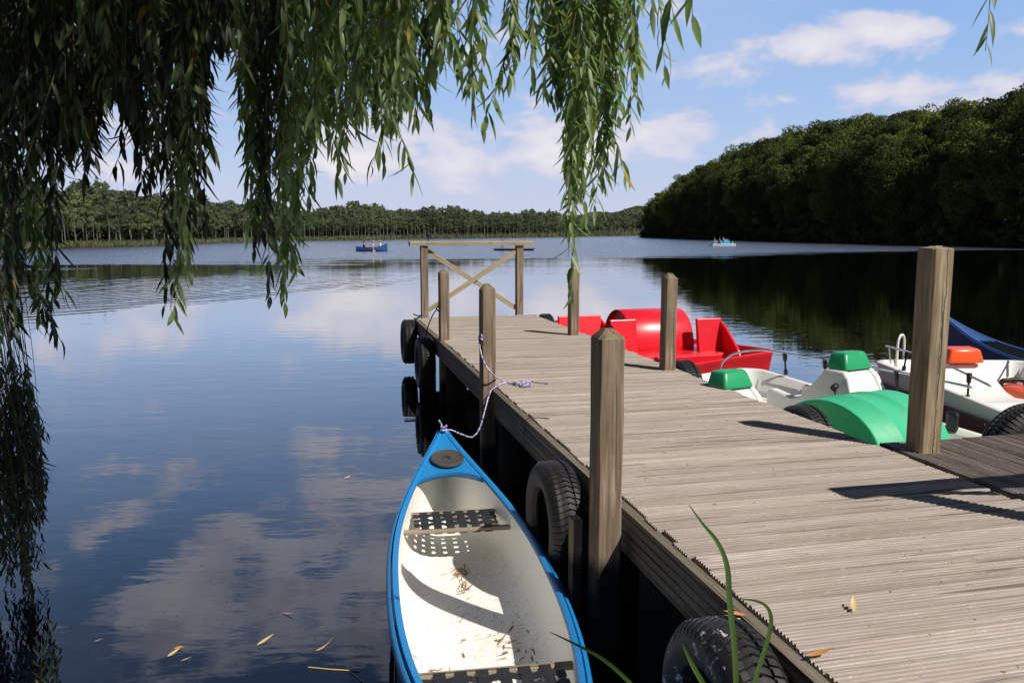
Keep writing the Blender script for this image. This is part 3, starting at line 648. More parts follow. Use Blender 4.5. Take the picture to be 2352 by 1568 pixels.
# ------------------------------------------------------------ canoes
def canoe(name, label, ctr, rz, half, beam_, gz, rise, mat_out, mat_in, seats, deck_s, hatch=True, zf=.025, draft=-.05, powr=(2.4, 1.1), tilt=(0, 0)):
    t = thing(name, label, 'canoe', ctr, rz, None, tilt)
    N = 48; K = 22
    def hw(s): return beam_*max(0, (1-abs(s)**powr[0]))**powr[1]+.012
    def gun(s): return gz+rise*abs(s)**3.2
    def sect(s, inset, bot):
        w = max(hw(s)-inset, .004); g = gun(s); r = []
        bb = bot+(g-bot)*(max(0, abs(s)-.80)/.2)**2*.55
        for k in range(K+1):
            a = math.pi*k/K; cx, sz = math.cos(a), math.sin(a)
            r.append((-math.copysign(abs(cx)**.55, cx)*w, s*half, g-(g-bb)*sz**.62))
        return r
    ss = [-1+2*i/N for i in range(N+1)]
    b = MB(); b.loft([sect(s, 0, draft) for s in ss], closed=False); b.build('hull', mat_out, t, smooth=True)
    b = MB(); s2 = ss; b.loft([sect(s*.985, .012, zf) for s in s2], closed=False); b.build('lining', mat_in, t, smooth=True)
    # gunwale: double blue lip with a dark groove between
    for sg in (-1, 1):
        b = MB(); rg = []; rg2 = []
        for s in ss:
            w = hw(s); g = gun(s); y = s*half
            def P(dx, dz): return (sg*(w+dx), y, g+dz)
            rg.append([P(-.022, -.006), P(-.022, .008), P(-.015, .014), P(.006, .014), P(.009, .004), P(.009, -.012), P(-.004, -.016)])
            rg2.append([P(.012, -.020), P(.012, -.008), P(.018, -.001), P(.030, -.004), P(.038, -.020), P(.036, -.045), P(.014, -.05)])
        b.loft(rg, True, True); b.loft(rg2, True, True); b.build('gunwale', mat_out, t, smooth=50)
    for e in (1, -1):
        b = MB(); rg = []; n = 14
        for i in range(n+1):
            s = e*(deck_s+(1.0-deck_s)*i/n); w = hw(s)-.004; y = s*half; r = []
            for k in range(9):
                q = -1+2*k/8; sag = (1-abs(q)**2)
                yy = y+(e*.13*sag*(1-i/n)); 
                zz = gun(s)+.006+.014*sag*(1-.5*i/n)
                r.append((q*w, yy, zz))
            if i == 0: rg.append([(a_, b_-e*.002, c_-.035) for a_, b_, c_ in r])
            rg.append(r)
        b.loft(rg, closed=False); b.build('deck_plate', mat_out, t, smooth=40, solid=.004)
        if hatch:
            sC = e*(deck_s+.135); zc = gun(sC)+.021
            b = MB(); th = math.atan2(gun(sC+.02*e)-gun(sC-.02*e), .04*half)
            rr = [(1.0, -.004), (1.0, .006), (.93, .011), (.86, .006), (.80, .004), (.0, .004)]
            b.loft([[(.115*q*math.cos(a), .118*q*math.sin(a), z+.118*q*math.sin(a)*math.tan(th)) for a in [2*math.pi*k/36 for k in range(36)]] for q, z in rr])
            b.tube([(-.035, .0, .008), (-.02, .01, .02), (.01, .005, .02), (.02, -.02, .010)], .005, 6)
            h = b.build('hatch_lid', M['hatch'], t, smooth=40); h.location = (0, sC*half, zc)
    for (y, z, wB, wA) in seats:
        st = bpy.data.objects.new('seat', None); C.objects.link(st); st.parent = t; st.location = (0, y, z)
        sA, sB = (y+.15)/half, (y-.15)/half
        for dy, sv in ((.15, sA), (-.15, sB)):
            w = hw(sv)*.985; b = MB(); b.box((-w, dy-.018, -.012), (w, dy+.018, .012)); b.build('seat_bar', M['seatwood'], st, bevel=.004)
        for xx in (-.27*wB, .27*wB):
            b = MB(); b.box((xx-.016, -.132, -.010), (xx+.016, .132, .010)); b.build('seat_side_bar', M['seatwood'], st, bevel=.003)
        b = MB(); nx = 6; pitch = .086*wB
        for i in range(nx):
            x = (i-(nx-1)/2)*pitch; rr = []
            for j in range(15):
                yy = -.172+.344*j/14; ph = 1 if (int((yy+.12)/.06)+i) % 2 else -1
                zz = .0135+(.0025*ph if abs(yy) < .12 else 0)
                if j in (0, 14): zz = -.013
                rr.append([(x-.024, yy, zz), (x+.024, yy, zz), (x+.024, yy, zz+.0022), (x-.024, yy, zz+.0022)])
            b.loft(rr, True, True)
        for k in range(3):
            yy = (k-1)*.078; rr = []
            for j in range(25):
                x = -.29*wB+.58*wB*j/24; ph = -1 if (int((x/pitch)+10)+k) % 2 else 1
                zz = .0135+.0035*ph
                rr.append([(x, yy-.024, zz), (x, yy+.024, zz), (x, yy+.024, zz+.0022), (x, yy-.024, zz+.0022)])
            b.loft(rr, True, True)
        b.build('webbing', M['strap'], st)
    return t
CR = R(8.8)
canoe('canoe', 'blue canoe with cream lining moored beside the pier', (-.195, 3.86, 0), CR, 2.05, .372, .325, .235, M['canoe_blue'], M['cream'],
      [(1.02, .235, .88, 1), (-.90, .235, 1.0, 1)], .665)
canoe('canoe', 'dark blue canoe with raised bow moored behind the white and orange pedal boat', (7.35, 9.5, 0), R(36), 2.3, .42, .36, .52, M['dark_blue'], M['grey_in'],
      [(.9, .26, .9, 1)], .72, hatch=False, powr=(2.4, 1.1))
# leaf litter lying in the blue canoe
rs = np.random.RandomState(3); P = []
cc, ssn = math.cos(CR), math.sin(CR)
lp = []
for (lx, ly, n, sd) in [(.16, -.15, 13, .05), (.2, -.42, 14, .05), (.02, .0, 12, .12), (-.08, -.6, 12, .09), (.1, -.75, 10, .10), (-.01, .68, 22, .022), (.0, .5, 12, .02), (.22, -.62, 26, .022), (-.02, -.8, 14, .03), (-.2, -.5, 6, .06)]:
    for _ in range(int(n*1.9)): lp.append((lx+rs.randn()*sd, ly+rs.randn()*sd*1.4))
lp = np.array(lp); n = len(lp)
zl = .030+np.clip(np.abs(lp[:, 0])-.17, 0, 1)*.28+rs.rand(n)*.006
Pw = np.stack([-.195+lp[:, 0]*cc-lp[:, 1]*ssn, 3.90+lp[:, 0]*ssn+lp[:, 1]*cc, zl], 1)
ang = rs.rand(n)*6.28; D_ = np.stack([np.cos(ang), np.sin(ang), rs.randn(n)*.08], 1); Nn = np.stack([rs.randn(n)*.4, rs.randn(n)*.4, np.ones(n)], 1)
v, f = blades(Pw, D_, Nn, rs.uniform(.012, .075, n), rs.uniform(.003, .011, n), rs.uniform(-.2, .6, n))
me = np_mesh('leaf_litter', v, f, [M['brown_leaf']]); o = bpy.data.objects.new('leaf_litter', me); C.objects.link(o)
tag(o, 'brown dry willow leaf litter scattered on the canoe floor', 'leaf litter', None, 'stuff')

# ------------------------------------------------------------ fallen leaves and twigs
def loose_leaf(name, label, P, ang, L, W, mat, curl=.5, cat='leaf', group=None, z=.004, tiltn=.2):
    v, f = blades(np.array([[0, 0, z]]), np.array([[math.cos(ang), math.sin(ang), 0]]), np.array([[tiltn, -tiltn, 1.0]]), np.array([L]), np.array([W]), np.array([curl]))
    me = np_mesh(name, v, f, [mat]); o = bpy.data.objects.new(name, me); C.objects.link(o); o.location = P
    return tag(o, label, cat, group)
loose_leaf('fallen_leaf', 'small curled yellow leaf in the middle of the deck boards', at(1962, 1405, ZD+.004), R(80), .055, .02, M['dry_leaf'], .6)
loose_leaf('fallen_leaf', 'long orange leaf lying at the left edge of the deck', at(1852, 1508, ZD+.004), R(8), .085, .017, M['orange_leaf'], .3)
loose_leaf('fallen_leaf', 'orange leaf resting on top of the nearest tyre', at(1712, 1414, ZD+.03), R(175), .07, .018, M['orange_leaf'], .2)
for i, (px, py, a, L, W, m_, lb) in enumerate([(385, 1508, 60, .07, .016, 'dry_leaf', 'pale forked leaf floating on the water at lower left'), (590, 1482, 55, .10, .016, 'dry_leaf', 'long cream leaf floating upright on dark water left of the canoe'),
        (725, 1495, 20, .09, .013, 'dry_leaf', 'thin curved pale leaf floating near the floating twig'), (792, 1098, 35, .055, .018, 'dry_leaf', 'tiny pale leaf floating alone on the cloud reflection'),
        (215, 1474, 25, .05, .011, 'dry_leaf', 'small pale leaf floating nearest the left bushes'), (650, 1408, -25, .075, .010, 'orange_leaf', 'thin reddish leaf floating on dark water'),
        (400, 1490, 5, .05, .02, 'orange_leaf', 'orange leaf touching the pale forked leaf on the water'), (415, 1518, 25, .05, .005, 'dry_leaf', 'thin straw floating beside the forked leaf')]):
    loose_leaf('floating_leaf', lb, at(px, py, 0), R(a), L, W, M[m_], .2 if i != 2 else .8, group='leaves floating on the water')
b = MB(); b.tube([at(708, 1531, .003), at(760, 1536, .005), at(825, 1540, .003)], .0028, 5); b.tube([at(800, 1538, .003), at(835, 1566, .003)], .0028, 5)
tag(b.build('floating_twig', M['dry_leaf']), 'thin pale forked twig floating left of the canoe', 'twig')
n = 70; rs = np.random.RandomState(11)
P = np.array([list(at(rs.uniform(150, 900), rs.uniform(1050, 1560), 0)) for _ in range(n)]); P[:, 2] = .002
ang = rs.rand(n)*6.28
v, f = leaf_quads(P, np.stack([np.cos(ang), np.sin(ang), 0*ang], 1), np.tile([[0, 0, 1.0]], (n, 1)), rs.uniform(.006, .022, n), rs.uniform(.003, .007, n))
o = bpy.data.objects.new('floating_debris', np_mesh('floating_debris', v, f, [M['darkbark']])); C.objects.link(o)
tag(o, 'tiny dark specks of debris floating on the near water', 'debris', None, 'stuff')

# ------------------------------------------------------------ pedal boats (local x forward, y left, z up)
def outline(x0, x1, hw, r, n=6, bow=0.0):
    pts = []
    for cx, cy, a0 in ((x1-r, hw-r, 0), (x0+r, hw-r, 90), (x0+r, -hw+r, 180), (x1-r, -hw+r, 270)):
        for i in range(n+1):
            a = R(a0+90*i/n); pts.append((cx+r*math.cos(a), cy+r*math.sin(a)))
    if bow: pts = [(x, y*(1-bow*max(0, (x-x1+.9)/.9)**2)) for x, y in pts]
    return pts
def tub(b, x0, x1, hw, r, zr, wall=.06, floor=.22, bot=-.06, flare=.05, zfun=None, mi=0, lip=.03):
    """open boat body: outside wall, rolled rim, inner wall, floor"""
    def ring(ins, z, lift=0):
        pts = outline(x0+ins, x1-ins, hw-ins, max(r-ins*.5, .03))
        return [(x, y, (z if z is not None else (zfun(x, y) if zfun else zr))+lift) for x, y in pts]
    rings = [ring(.30, bot), ring(.12, bot), ring(flare+.02, .06), ring(flare, .18), ring(.0+lip*.3, None, -.05), ring(0, None, -.03), ring(0, None, -.006), ring(.012, None, 0), ring(wall-.012, None, 0), ring(wall, None, -.01), ring(wall+.05, floor+.05), ring(wall+.08, floor), ring(wall+.3, floor-.003)]
    b.loft(rings, True, True, mi)
def prism(b, prof, y0, y1, inset=0.0, mi=0):
    """profile in x,z extruded across y with tapered ends"""
    cx = sum(p[0] for p in prof)/len(prof)
    r0 = [(x, y0, z) for x, z in prof]; r1 = [(x, y1, z) for x, z in prof]
    b.loft([r0, r1], True, True, mi)
def seat(t, x, y, f, mat, capmat, w=.50, zb=.24, zt=.80, zc=.93, k=1.0, arms=True):
    """moulded seat facing f (+1 forward / -1 back): side arms, pan, sloping back, separate coloured headrest cap"""
    def tap(z): return 1-.34*max(0.0, (z-zb-.18)/(zt-zb-.18))
    def slab(prof, ya, yb):
        rings = []
        for q in (ya, yb): rings.append([(x+f*px_*k, y+q*w/2*tap(pz), pz) for px_, pz in prof])
        return rings
    za = zb+.27
    arm = [(.50, zb), (.50, za-.02), (.46, za+.01), (.20, za-.03), (.10, za+.0), (-.04, zt-.10), (-.10, zt), (-.30, zt), (-.36, zt-.06), (-.56, zb+.06), (-.58, zb)]
    mid = [(.46, zb), (.45, zb+.17), (.40, zb+.20), (.10, zb+.14), (.02, zb+.20), (-.13, zt-.02), (-.29, zt-.004), (-.35, zt-.065), (-.555, zb+.055), (-.57, zb)]
    b = MB()
    if arms: b.loft(slab(arm, -1, -.68), True, True); b.loft(slab(arm, .68, 1), True, True); b.loft(slab(mid, -.69, .69), True, True)
    else:
        sc_ = [(.62, zb), (.60, zb+.17), (.54, zb+.215), (.34, zb+.19), (.16, zb+.17), (.06, zb+.20), (-.02, zb+.29), (-.09, zt-.10), (-.14, zt-.02), (-.29, zt-.004), (-.35, zt-.065), (-.42, zb+.055), (-.44, zb)]
        b.loft(slab(sc_, -1, 1), True, True)
    b.build('seat', mat, t, smooth=50, bevel=.018)
    if capmat:
        b = MB(); rg = []; ww = w/2*tap(zt)*.88; zh = (zc-zt)*.86
        for dz, ka, ky in ((.0, 1.0, 1.0), (.18, .97, .98), (.84, .76, .82), (.96, .64, .76), (1.0, .48, .66)):
            rg.append([(x+f*k*(-.20+.115*ka*a+.02*dz), y+ww*ky*c, zt+.003+zh*dz*(1 if a < 0 else .96)) for a, c in ((-1, -.86), (-.86, -1), (.86, -1), (1, -.86), (1, .86), (.86, 1), (-.86, 1), (-1, .86))])
        b.loft(rg, True, True); b.build('headrest', capmat, t, smooth=60, bevel=.010)
def wheel_cover(t, x, y0, y1, rx, z0, z1, mat, ribs=2, endmat=None, wall=.02):
    b = MB(); n = 22
    def arc(y, k=1.0): return [(x-rx*k*math.cos(math.pi*i/n), y, z0+(z1-z0)*k*math.sin(math.pi*i/n)**.85) for i in range(n+1)]
    ys = [(y0, .985), (y0+.015, 1.0)]
    for i in range(ribs):
        yc = y0+(y1-y0)*(i+1)/(ribs+1); ys += [(yc-.022, 1.0), (yc-.008, 1.022), (yc+.008, 1.022), (yc+.022, 1.0)]
    ys += [(y1-.015, 1.0), (y1, .985)]
    b.loft([arc(y, k) for y, k in ys], closed=False); o = b.build('wheel_cover', mat, t, smooth=40, solid=.014)
    for y in (y0+.06, y1-.06):
        b = MB(); a = arc(y, .975); b.add(a+[(x+rx*.97, y, z0-.1), (x-rx*.97, y, z0-.1)], [tuple(range(n+3))]); b.build('cover_end', endmat or mat, t, solid=.012)
def rail_tube(t, pts, stan, r=.011):
    b = MB(); b.tube(smoothpts(pts, 6), r, 8); b.build('handrail', M['chrome'], t, smooth=True)
    for p, q in stan:
        q = Vector(q); p = Vector(p); b = MB(); b.tube([p, p+(q-p)*.25], .020, 8); b.tube([p, q], .010, 8); b.tube([p+(q-p)*.72, q+(q-p)*.08], .019, 8, taper=1.3); b.build('rail_clamp', M['black'], t, smooth=50)
def local(t, w): return tm(t).inverted() @ w

# green and white boat: forward points away from the viewer
gx = Vector((2.39, 7.16, 0)); ga = math.atan2(.877, -.48)
g = thing('pedal_boat', 'white pedal boat with green headrests and green wheel cover beside the pier', 'pedal boat', gx, ga, 'pedal boats moored along the pier')
b = MB(); tub(b, -1.75, 1.32, .94, .22, .56, wall=.07, floor=.30, zfun=lambda x, y: .56 if x > .05 and y < .2 else (.50 if x > -.1 else .36+.14*max(0, (x+.5)/.4)))
b.build('hull', M['white'], g, smooth=45)
b = MB(); tub(b, -1.80, 1.36, .965, .24, .30, wall=.2, floor=.12, flare=.04); b.build('pontoon', M['green_lt'], g, smooth=45)
seat(g, .02, .78, 1, M['white'], M['green'], w=.54, zt=.745, zc=.905); seat(g, .0, -.63, 1, M['white'], M['green'], w=.60, zt=.79, zc=.965)
b = MB(); b.box((-1.3, -.30, .24), (-.36, .86, .37)); b.build('rear_deck', M['green_lt'], g, bevel=.03)
wheel_cover(g, -.84, -.42, .40, .52, .22, .705, M['green_lt'], 2)
b = MB(); b.tube([(-.40, -.26, .45), (-.36, -.28, .60), (-.33, -.30, .66)], .014, 8); b.tube([(-.33, -.28, .66), (-.30, -.35, .67)], .028, 10); b.build('steering_lever', M['black'], g, smooth=True)
b = MB(); b.box((-1.10, -.90, .36), (-1.00, -.84, .53)); b.build('hand_grip', M['black'], g, bevel=.025)
b = MB(); b.add([(.35, .34, .26), (.35, -.3, .26), (1.2, .34, .30), (1.2, -.3, .30), (.40, .02, .40), (1.15, .02, .48)], [(0, 2, 5, 4), (1, 4, 5, 3), (0, 4, 1), (2, 3, 5)]); b.build('floor_hump', M['white'], g, smooth=30)
rp = [atd(1715, 828, 8.3), atd(1722, 815, 8.35), atd(1760, 806, 8.25), atd(1800, 811, 8.0), atd(1905, 828, 7.75), atd(1985, 835, 7.3), atd(2070, 855, 6.9)]
rp = [local(g, p) for p in rp]
rp = [Vector((1.26, -.46, .56)), Vector((1.26, -.48, .64)), Vector((1.20, -.58, .74)), Vector((1.08, -.80, .78)), Vector((.9, -.87, .78)), Vector((.2, -.88, .78)), Vector((-.5, -.88, .78)), Vector((-1.2, -.86, .76))]
rail_tube(g, rp, [((.78, -.90, .56), (.78, -.875, .76)), ((.28, -.90, .54), (.28, -.88, .76)), ((-.55, -.88, .42), (-.5, -.88, .76))])

# white and orange boat, forward towards the viewer
oo = thing('pedal_boat', 'white pedal boat with orange headrest and maroon hull behind the tall post', 'pedal boat', (4.92, 7.15, 0), R(-86.5), 'pedal boats moored along the pier')
b = MB(); tub(b, -1.80, 2.3, .88, .2, .60, wall=.07, floor=.26, zfun=lambda x, y: .62-.17*max(0, min(1, (x+1.15)/.35)) if y < .3 else .60)
b.build('hull', M['white'], oo, smooth=45)
b = MB(); tub(b, -1.84, 2.35, .895, .22, .37, wall=.2, floor=.12, flare=.04); b.build('lower_hull', M['maroon'], oo, smooth=45)
b = MB()
def rubring(z, d): return [(x, y, z) for x, y in outline(-1.85-d, 2.36+d, .90+d, .22)]
b.loft([rubring(.36, 0), rubring(.365, .022), rubring(.41, .022), rubring(.415, 0), rubring(.36, 0)], True, False); b.build('rub_rail', M['black'], oo, smooth=40)
b = MB()
for i in range(9):
    x = -1.5+i*.45; b.tube([(x, -.90-.018, .388), (x, -.90-.030, .388)], .011, 8)
b.build('rail_studs', M['chrome'], oo)
seat(oo, -.58, -.50, 1, M['white'], M['orange'], w=.64, zb=.30, zt=.75, zc=.915, k=1.15, arms=False); seat(oo, -.58, .50, 1, M['white'], M['orange'], w=.60, zb=.30, zt=.76, zc=.90, arms=False)
b = MB(); b.box((-.80, -.12, .26), (.60, .16, .53)); b.build('centre_console', M['orange'], oo, bevel=.05)
wheel_cover(oo, 1.55, -.5, .8, .52, .30, .66, M['orange'], 2)
b = MB(); b.tube(smoothpts([(-.70, -.13, .47), (-.70, -.12, .56), (-.69, -.06, .58), (-.66, .08, .58), (-.66, .11, .48)], 5), .024, 8); b.build('steering_lever', M['black'], oo, smooth=True)
rail_tube(oo, [(-1.6, -.75, .60), (-1.60, -.78, .76), (-1.5, -.83, .80), (-.6, -.84, .79), (.2, -.84, .70)], [((-1.18, -.84, .60), (-1.14, -.84, .78)), ((-.1, -.84, .50), (-.1, -.84, .74))])
rail_tube(oo, [(-1.6, .75, .60), (-1.60, .78, .78), (-1.5, .83, .84), (-.6, .84, .84), (1.6, .84, .82)], [((-1.1, .84, .60), (-1.05, .84, .82)), ((.3, .84, .60), (.35, .84, .82))])
ld = MB()
pL = [(-1.72, -.62, .55), (-1.72, -.62, .80), (-1.74, -.59, .875), (-1.78, -.55, .89), (-1.83, -.50, .87), (-1.86, -.47, .78), (-1.9, -.44, .35)]
ld.tube(smoothpts(pL, 5), .014, 8); ld.build('ladder_rail', M['white'], oo, smooth=True)

# red boat, forward towards the viewer
rr_ = thing('pedal_boat', 'all red pedal boat with large arched wheel cover behind the posts', 'pedal boat', (2.10, 11.05, 0), math.atan2(-.954, .30), 'pedal boats moored along the pier')
b = MB(); tub(b, -2.6, 1.25, .90, .16, .40, wall=.05, floor=.20, zfun=lambda x, y: (.34+.24*max(0, min(1, (x-.1)/.25))*(1-max(0, min(1, (x-.7)/1.1))*.45) if y > 0 else .38))
b.build('hull', M['red'], rr_, smooth=30)
b = MB(); b.box((-.55, -.78, .20), (.35, .78, .40)); b.build('seat_base', M['red'], rr_, bevel=.02)
wheel_cover(rr_, -.52, -.50, .46, .46, .36, .93, M['red'], 0)
for y0, y1, x_ in ((.40, .78, .20), (-.80, -.42, .02)):
    b = MB(); pf = [(x_-.08, .36), (x_+.0, .36), (x_-.10, .84), (x_-.15, .84)]; prism(b, pf, y0, y1); b.build('seat_back', M['red'], rr_, bevel=.012)
    b = MB(); prism(b, [(x_-.05, .36), (x_+.42, .36), (x_+.36, .46), (x_+.05, .72), (x_-.10, .80)], y1-.03 if y0 > 0 else y0, y1+.012 if y0 > 0 else y0+.04); b.build('arm_panel', M['red'], rr_, bevel=.01)
b = MB(); prism(b, [(-2.42, .30), (-2.30, .30), (-2.4, .66), (-2.46, .66)], -.66, .08); prism(b, [(-2.50, .30), (-2.1, .30), (-2.25, .52), (-2.46, .60)], .08, .12); prism(b, [(-2.50, .30), (-2.1, .30), (-2.25, .52), (-2.46, .60)], -.70, -.66)
b.build('rear_seat', M['red'], rr_, bevel=.01)
b = MB(); b.box((.62, -.50, .20), (.72, .42, .44)); b.box((.62, -.80, .375), (1.2, -.50, .40)); b.build('foot_bar', M['red'], rr_, bevel=.015)
b = MB(); b.tube(smoothpts([(.7, -.80, .42), (.75, -.76, .44), (.88, -.72, .43), (.8, -.64, .42), (.92, -.58, .43)], 5), .014, 6); b.build('cleat_rope', M['darkrope'], rr_)

# ------------------------------------------------------------ distant boats, people, swimming platform
def person(label, loc, rz, shirt, hair, lean=0.0, group='people out in the distant boats', arms='oar'):
    t = thing('person', label, 'person', loc, rz, group)
    me = bpy.data.meshes.new('body'); bm = bmesh.new(); sk = bm.verts.layers.skin.verify()
    J = {}
    def j(n, co, r, par=None):
        v = bm.verts.new(co); v[sk].radius = (r, r*.85); J[n] = v
        if par: bm.edges.new((J[par], v))
    j('pel', (0, 0, .10), .14); v0 = J['pel']; v0[sk].use_root = True
    j('bel', (.01+lean*.3, 0, .28), .125, 'pel'); j('che', (.02+lean*.7, 0, .46), .145, 'bel'); j('nek', (.01+lean, 0, .60), .055, 'che'); j('hd', (.02+lean, 0, .70), .085, 'nek'); j('top', (.01+lean, 0, .80), .075, 'hd')
    for s_, n in ((1, 'l'), (-1, 'r')):
        j(n+'sh', (lean*.9, s_*.17, .53), .055, 'che'); j(n+'el', (.12+lean, s_*.24, .34), .042, n+'sh'); j(n+'wr', (.33+lean, s_*.14, .33), .03, n+'el'); j(n+'ha', (.39+lean, s_*.12, .34), .034, n+'wr')
        j(n+'hp', (.05, s_*.09, .08), .09, 'pel'); j(n+'kn', (.42, s_*.12, .22), .062, n+'hp'); j(n+'an', (.62, s_*.12, -.10), .042, n+'kn'); j(n+'fo', (.74, s_*.12, -.12), .035, n+'an')
    bm.to_mesh(me); bm.free(); me.materials.append(M['skin'])
    o = bpy.data.objects.new('body', me); C.objects.link(o); o.parent = t
    o.modifiers.new('skin', 'SKIN'); sb = o.modifiers.new('sub', 'SUBSURF'); sb.levels = 1; sb.render_levels = 1
    b = MB(); rg = []
    for z, a, c, x in ((.12, .16, .17, .0), (.28, .145, .16, .01+lean*.3), (.44, .15, .19, .02+lean*.7), (.545, .10, .17, .01+lean*.9), (.575, .06, .07, .01+lean)):
        rg.append([(x+a*math.cos(q), c*math.sin(q), z) for q in [2*math.pi*k/14 for k in range(14)]])
    b.loft(rg, True, True); b.build('shirt', shirt, t, smooth=True)
    b = MB(); rg = []
    for z, k in ((.66, .088), (.74, .112), (.81, .10), (.85, .06), (.865, .01)): rg.append([(lean-.015+k*math.cos(q), k*.9*math.sin(q), z) for q in [2*math.pi*i/12 for i in range(12)]])
    b.loft(rg, True, True); b.build('hair', hair, t, smooth=True)
    return t
# rowing boat, side-on, bow to the right
L = at(853, 577, 0); rb = thing('rowing_boat', 'small blue rowing boat far out on the lake left of the end railing', 'rowing boat', L, R(8))
b = MB(); N = 20; rg = []; rg2 = []
for i in range(N+1):
    s = -1+2*i/N; w = .62*max(0, 1-max(0, s)**2.3)**.8*(1-.18*max(0, -s)**2)+.02; g_ = .42+.10*max(0, -s)+.42*max(0, s)**2.2; x = s*1.62+(.10 if i == N else 0)
    def S(ins, bot):
        return [(x*(1-ins*.5), -math.copysign(abs(math.cos(a))**.6, math.cos(a))*max(w-ins, .006), g_-(g_-bot)*math.sin(a)**.7) for a in [math.pi*k/12 for k in range(13)]]
    rg.append(S(0, -.08)); rg2.append(S(.03, .03))
b.loft(rg, closed=False); b.add(rg[0], [tuple(range(13))]); b.build('hull', M['boat_blue'], rb, smooth=50)
b = MB(); b.loft(rg2, closed=False); b.build('lining', M['dark_blue'], rb, smooth=True)
for x in (-.75, .15, .95):
    b = MB(); b.box((x-.12, -.5 if x < .9 else -.3, .30), (x+.12, .5 if x < .9 else .3, .33)); b.build('thwart', M['seatwood'], rb)
def rbp(x, z=0.0): return L+Vector((x*math.cos(R(8)), x*math.sin(R(8)), z))
person('person in dark clothing seated at the stern of the distant blue rowing boat', rbp(-.75, .27), R(8), M['shirt_dark'], M['hair'])
person('person in a pink top rowing in the middle of the distant blue boat', rbp(.2, .30), R(188), M['shirt_pink'], M['blond'])
person('person in a white top at the bow of the distant blue rowing boat', rbp(.95, .32), R(188), M['shirt_white'], M['blond'])
t = thing('oar', 'pale oar dipping beside the distant blue rowing boat', 'oar', rbp(.2))
b = MB(); b.tube([(-.25, .1, .72), (.05, -.55, .52), (.25, -1.15, .10)], .035, 8); b.build('shaft', M['oar'], t)
b = MB(); b.box((.18, -1.50, -.12), (.42, -1.1, .10)); b.build('blade', M['oar'], t, bevel=.02)
# distant pedal boat
L2 = at(1659, 565, 0); pb = thing('pedal_boat', 'small turquoise and white pedal boat far out before the wooded hill', 'pedal boat', L2, R(4))
b = MB(); tub(b, -1.95, 1.9, .8, .3, .34, floor=.15, wall=.08); b.build('hull', M['white'], pb, smooth=45)
wheel_cover(pb, .55, -.5, .5, .55, .25, 1.0, M['turq'], 1)
b = MB(); prism(b, [(-1.5, .2), (-1.0, .2), (-1.05, .45), (-1.35, .45), (-1.45, .8), (-1.55, .8)], -.7, .7); prism(b, [(-.5, .2), (.0, .2), (-.05, .45), (-.3, .45), (-.45, .8), (-.55, .8)], -.7, .7); b.build('seat', M['turq'], pb, bevel=.02)
b = MB(); prism(b, [(1.2, .3), (1.75, .3), (1.6, .75), (1.5, .62)], -.06, .06); b.build('bow_fin', M['turq'], pb, bevel=.02)
for dx, lb, sh, hr, ln in ((-1.22, 'person in a pink top at the left end of the distant turquoise pedal boat', 'shirt_pink', 'hair', 0), (-.62, 'bare armed person in a dark top leaning in the middle of the distant pedal boat', 'shirt_dark', 'hair', .15), (.15, 'person in a turquoise top at the right of the distant pedal boat', 'shirt_teal', 'blond', -.05)):
    person(lb, L2+Vector((dx, -.1+.2*dx*.3, .42)), R(4), M[sh], M[hr], ln)
# swimming platform
L3 = at(1180, 575, 0); sp = thing('swimming_platform', 'low grey floating platform with short posts seen behind the end railing', 'platform', L3, R(2))
b = MB()
for i in range(24): b.box((-2.35+i*.196, -1.1, .16), (-2.35+i*.196+.186, 1.1, .24))
b.build('deck', M['beam'], sp)
b = MB()
for y in (-.8, .8): b.tube([(-2.2, y, .02), (2.2, y, .02)], .15, 10)
b.build('float', M['black'], sp)
for x, h in ((-1.42, 1.05), (-1.22, 1.0), (.45, .6)):
    b = MB(); b.tube([(x, 0, .2), (x, 0, .2+h)], .045, 8); b.build('post', M['steel'], sp)
b = MB(); b.box((.1, -.2, .72), (.8, .2, .80)); b.build('bench_top', M['steel'], sp)

# ------------------------------------------------------------ trees of the shores
def crown_mesh(name, rx, rz, zc, nclump, nleaf, L, W, mat, seed, droop=.3, low=-.9, core=True):
    rs = np.random.RandomState(seed)
    # clump centres on an irregular ellipsoid
    d = unit(rs.randn(nclump, 3)); d[:, 2] = np.clip(d[:, 2], low, 1)
    rad = rs.uniform(.55, 1.0, nclump)[:, None]
    ctr = d*rad*np.array([[rx, rx, rz]])*rs.uniform(.88, 1.04, (nclump, 1))
    cr = rs.uniform(.20, .38, nclump)*rx
    idx = rs.randint(0, nclump, nleaf)
    q = unit(rs.randn(nleaf, 3)); q[:, 2] = q[:, 2]*.62+.12
    rr = rs.uniform(.55, 1.05, nleaf)**.6
    P = ctr[idx]+q*(cr[idx]*rr)[:, None]
    P[:, 2] += zc
    N = unit(q+np.array([[0, 0, .6]])+rs.randn(nleaf, 3)*.45); D = np.cross(N, rs.randn(nleaf, 3)); D[:, 2] -= droop*np.abs(D).max()
    v, f = leaf_quads(P, D, N, rs.uniform(.7, 1.35, nleaf)*L, rs.uniform(.7, 1.3, nleaf)*W)
    return np_mesh(name, v, f, [mat])
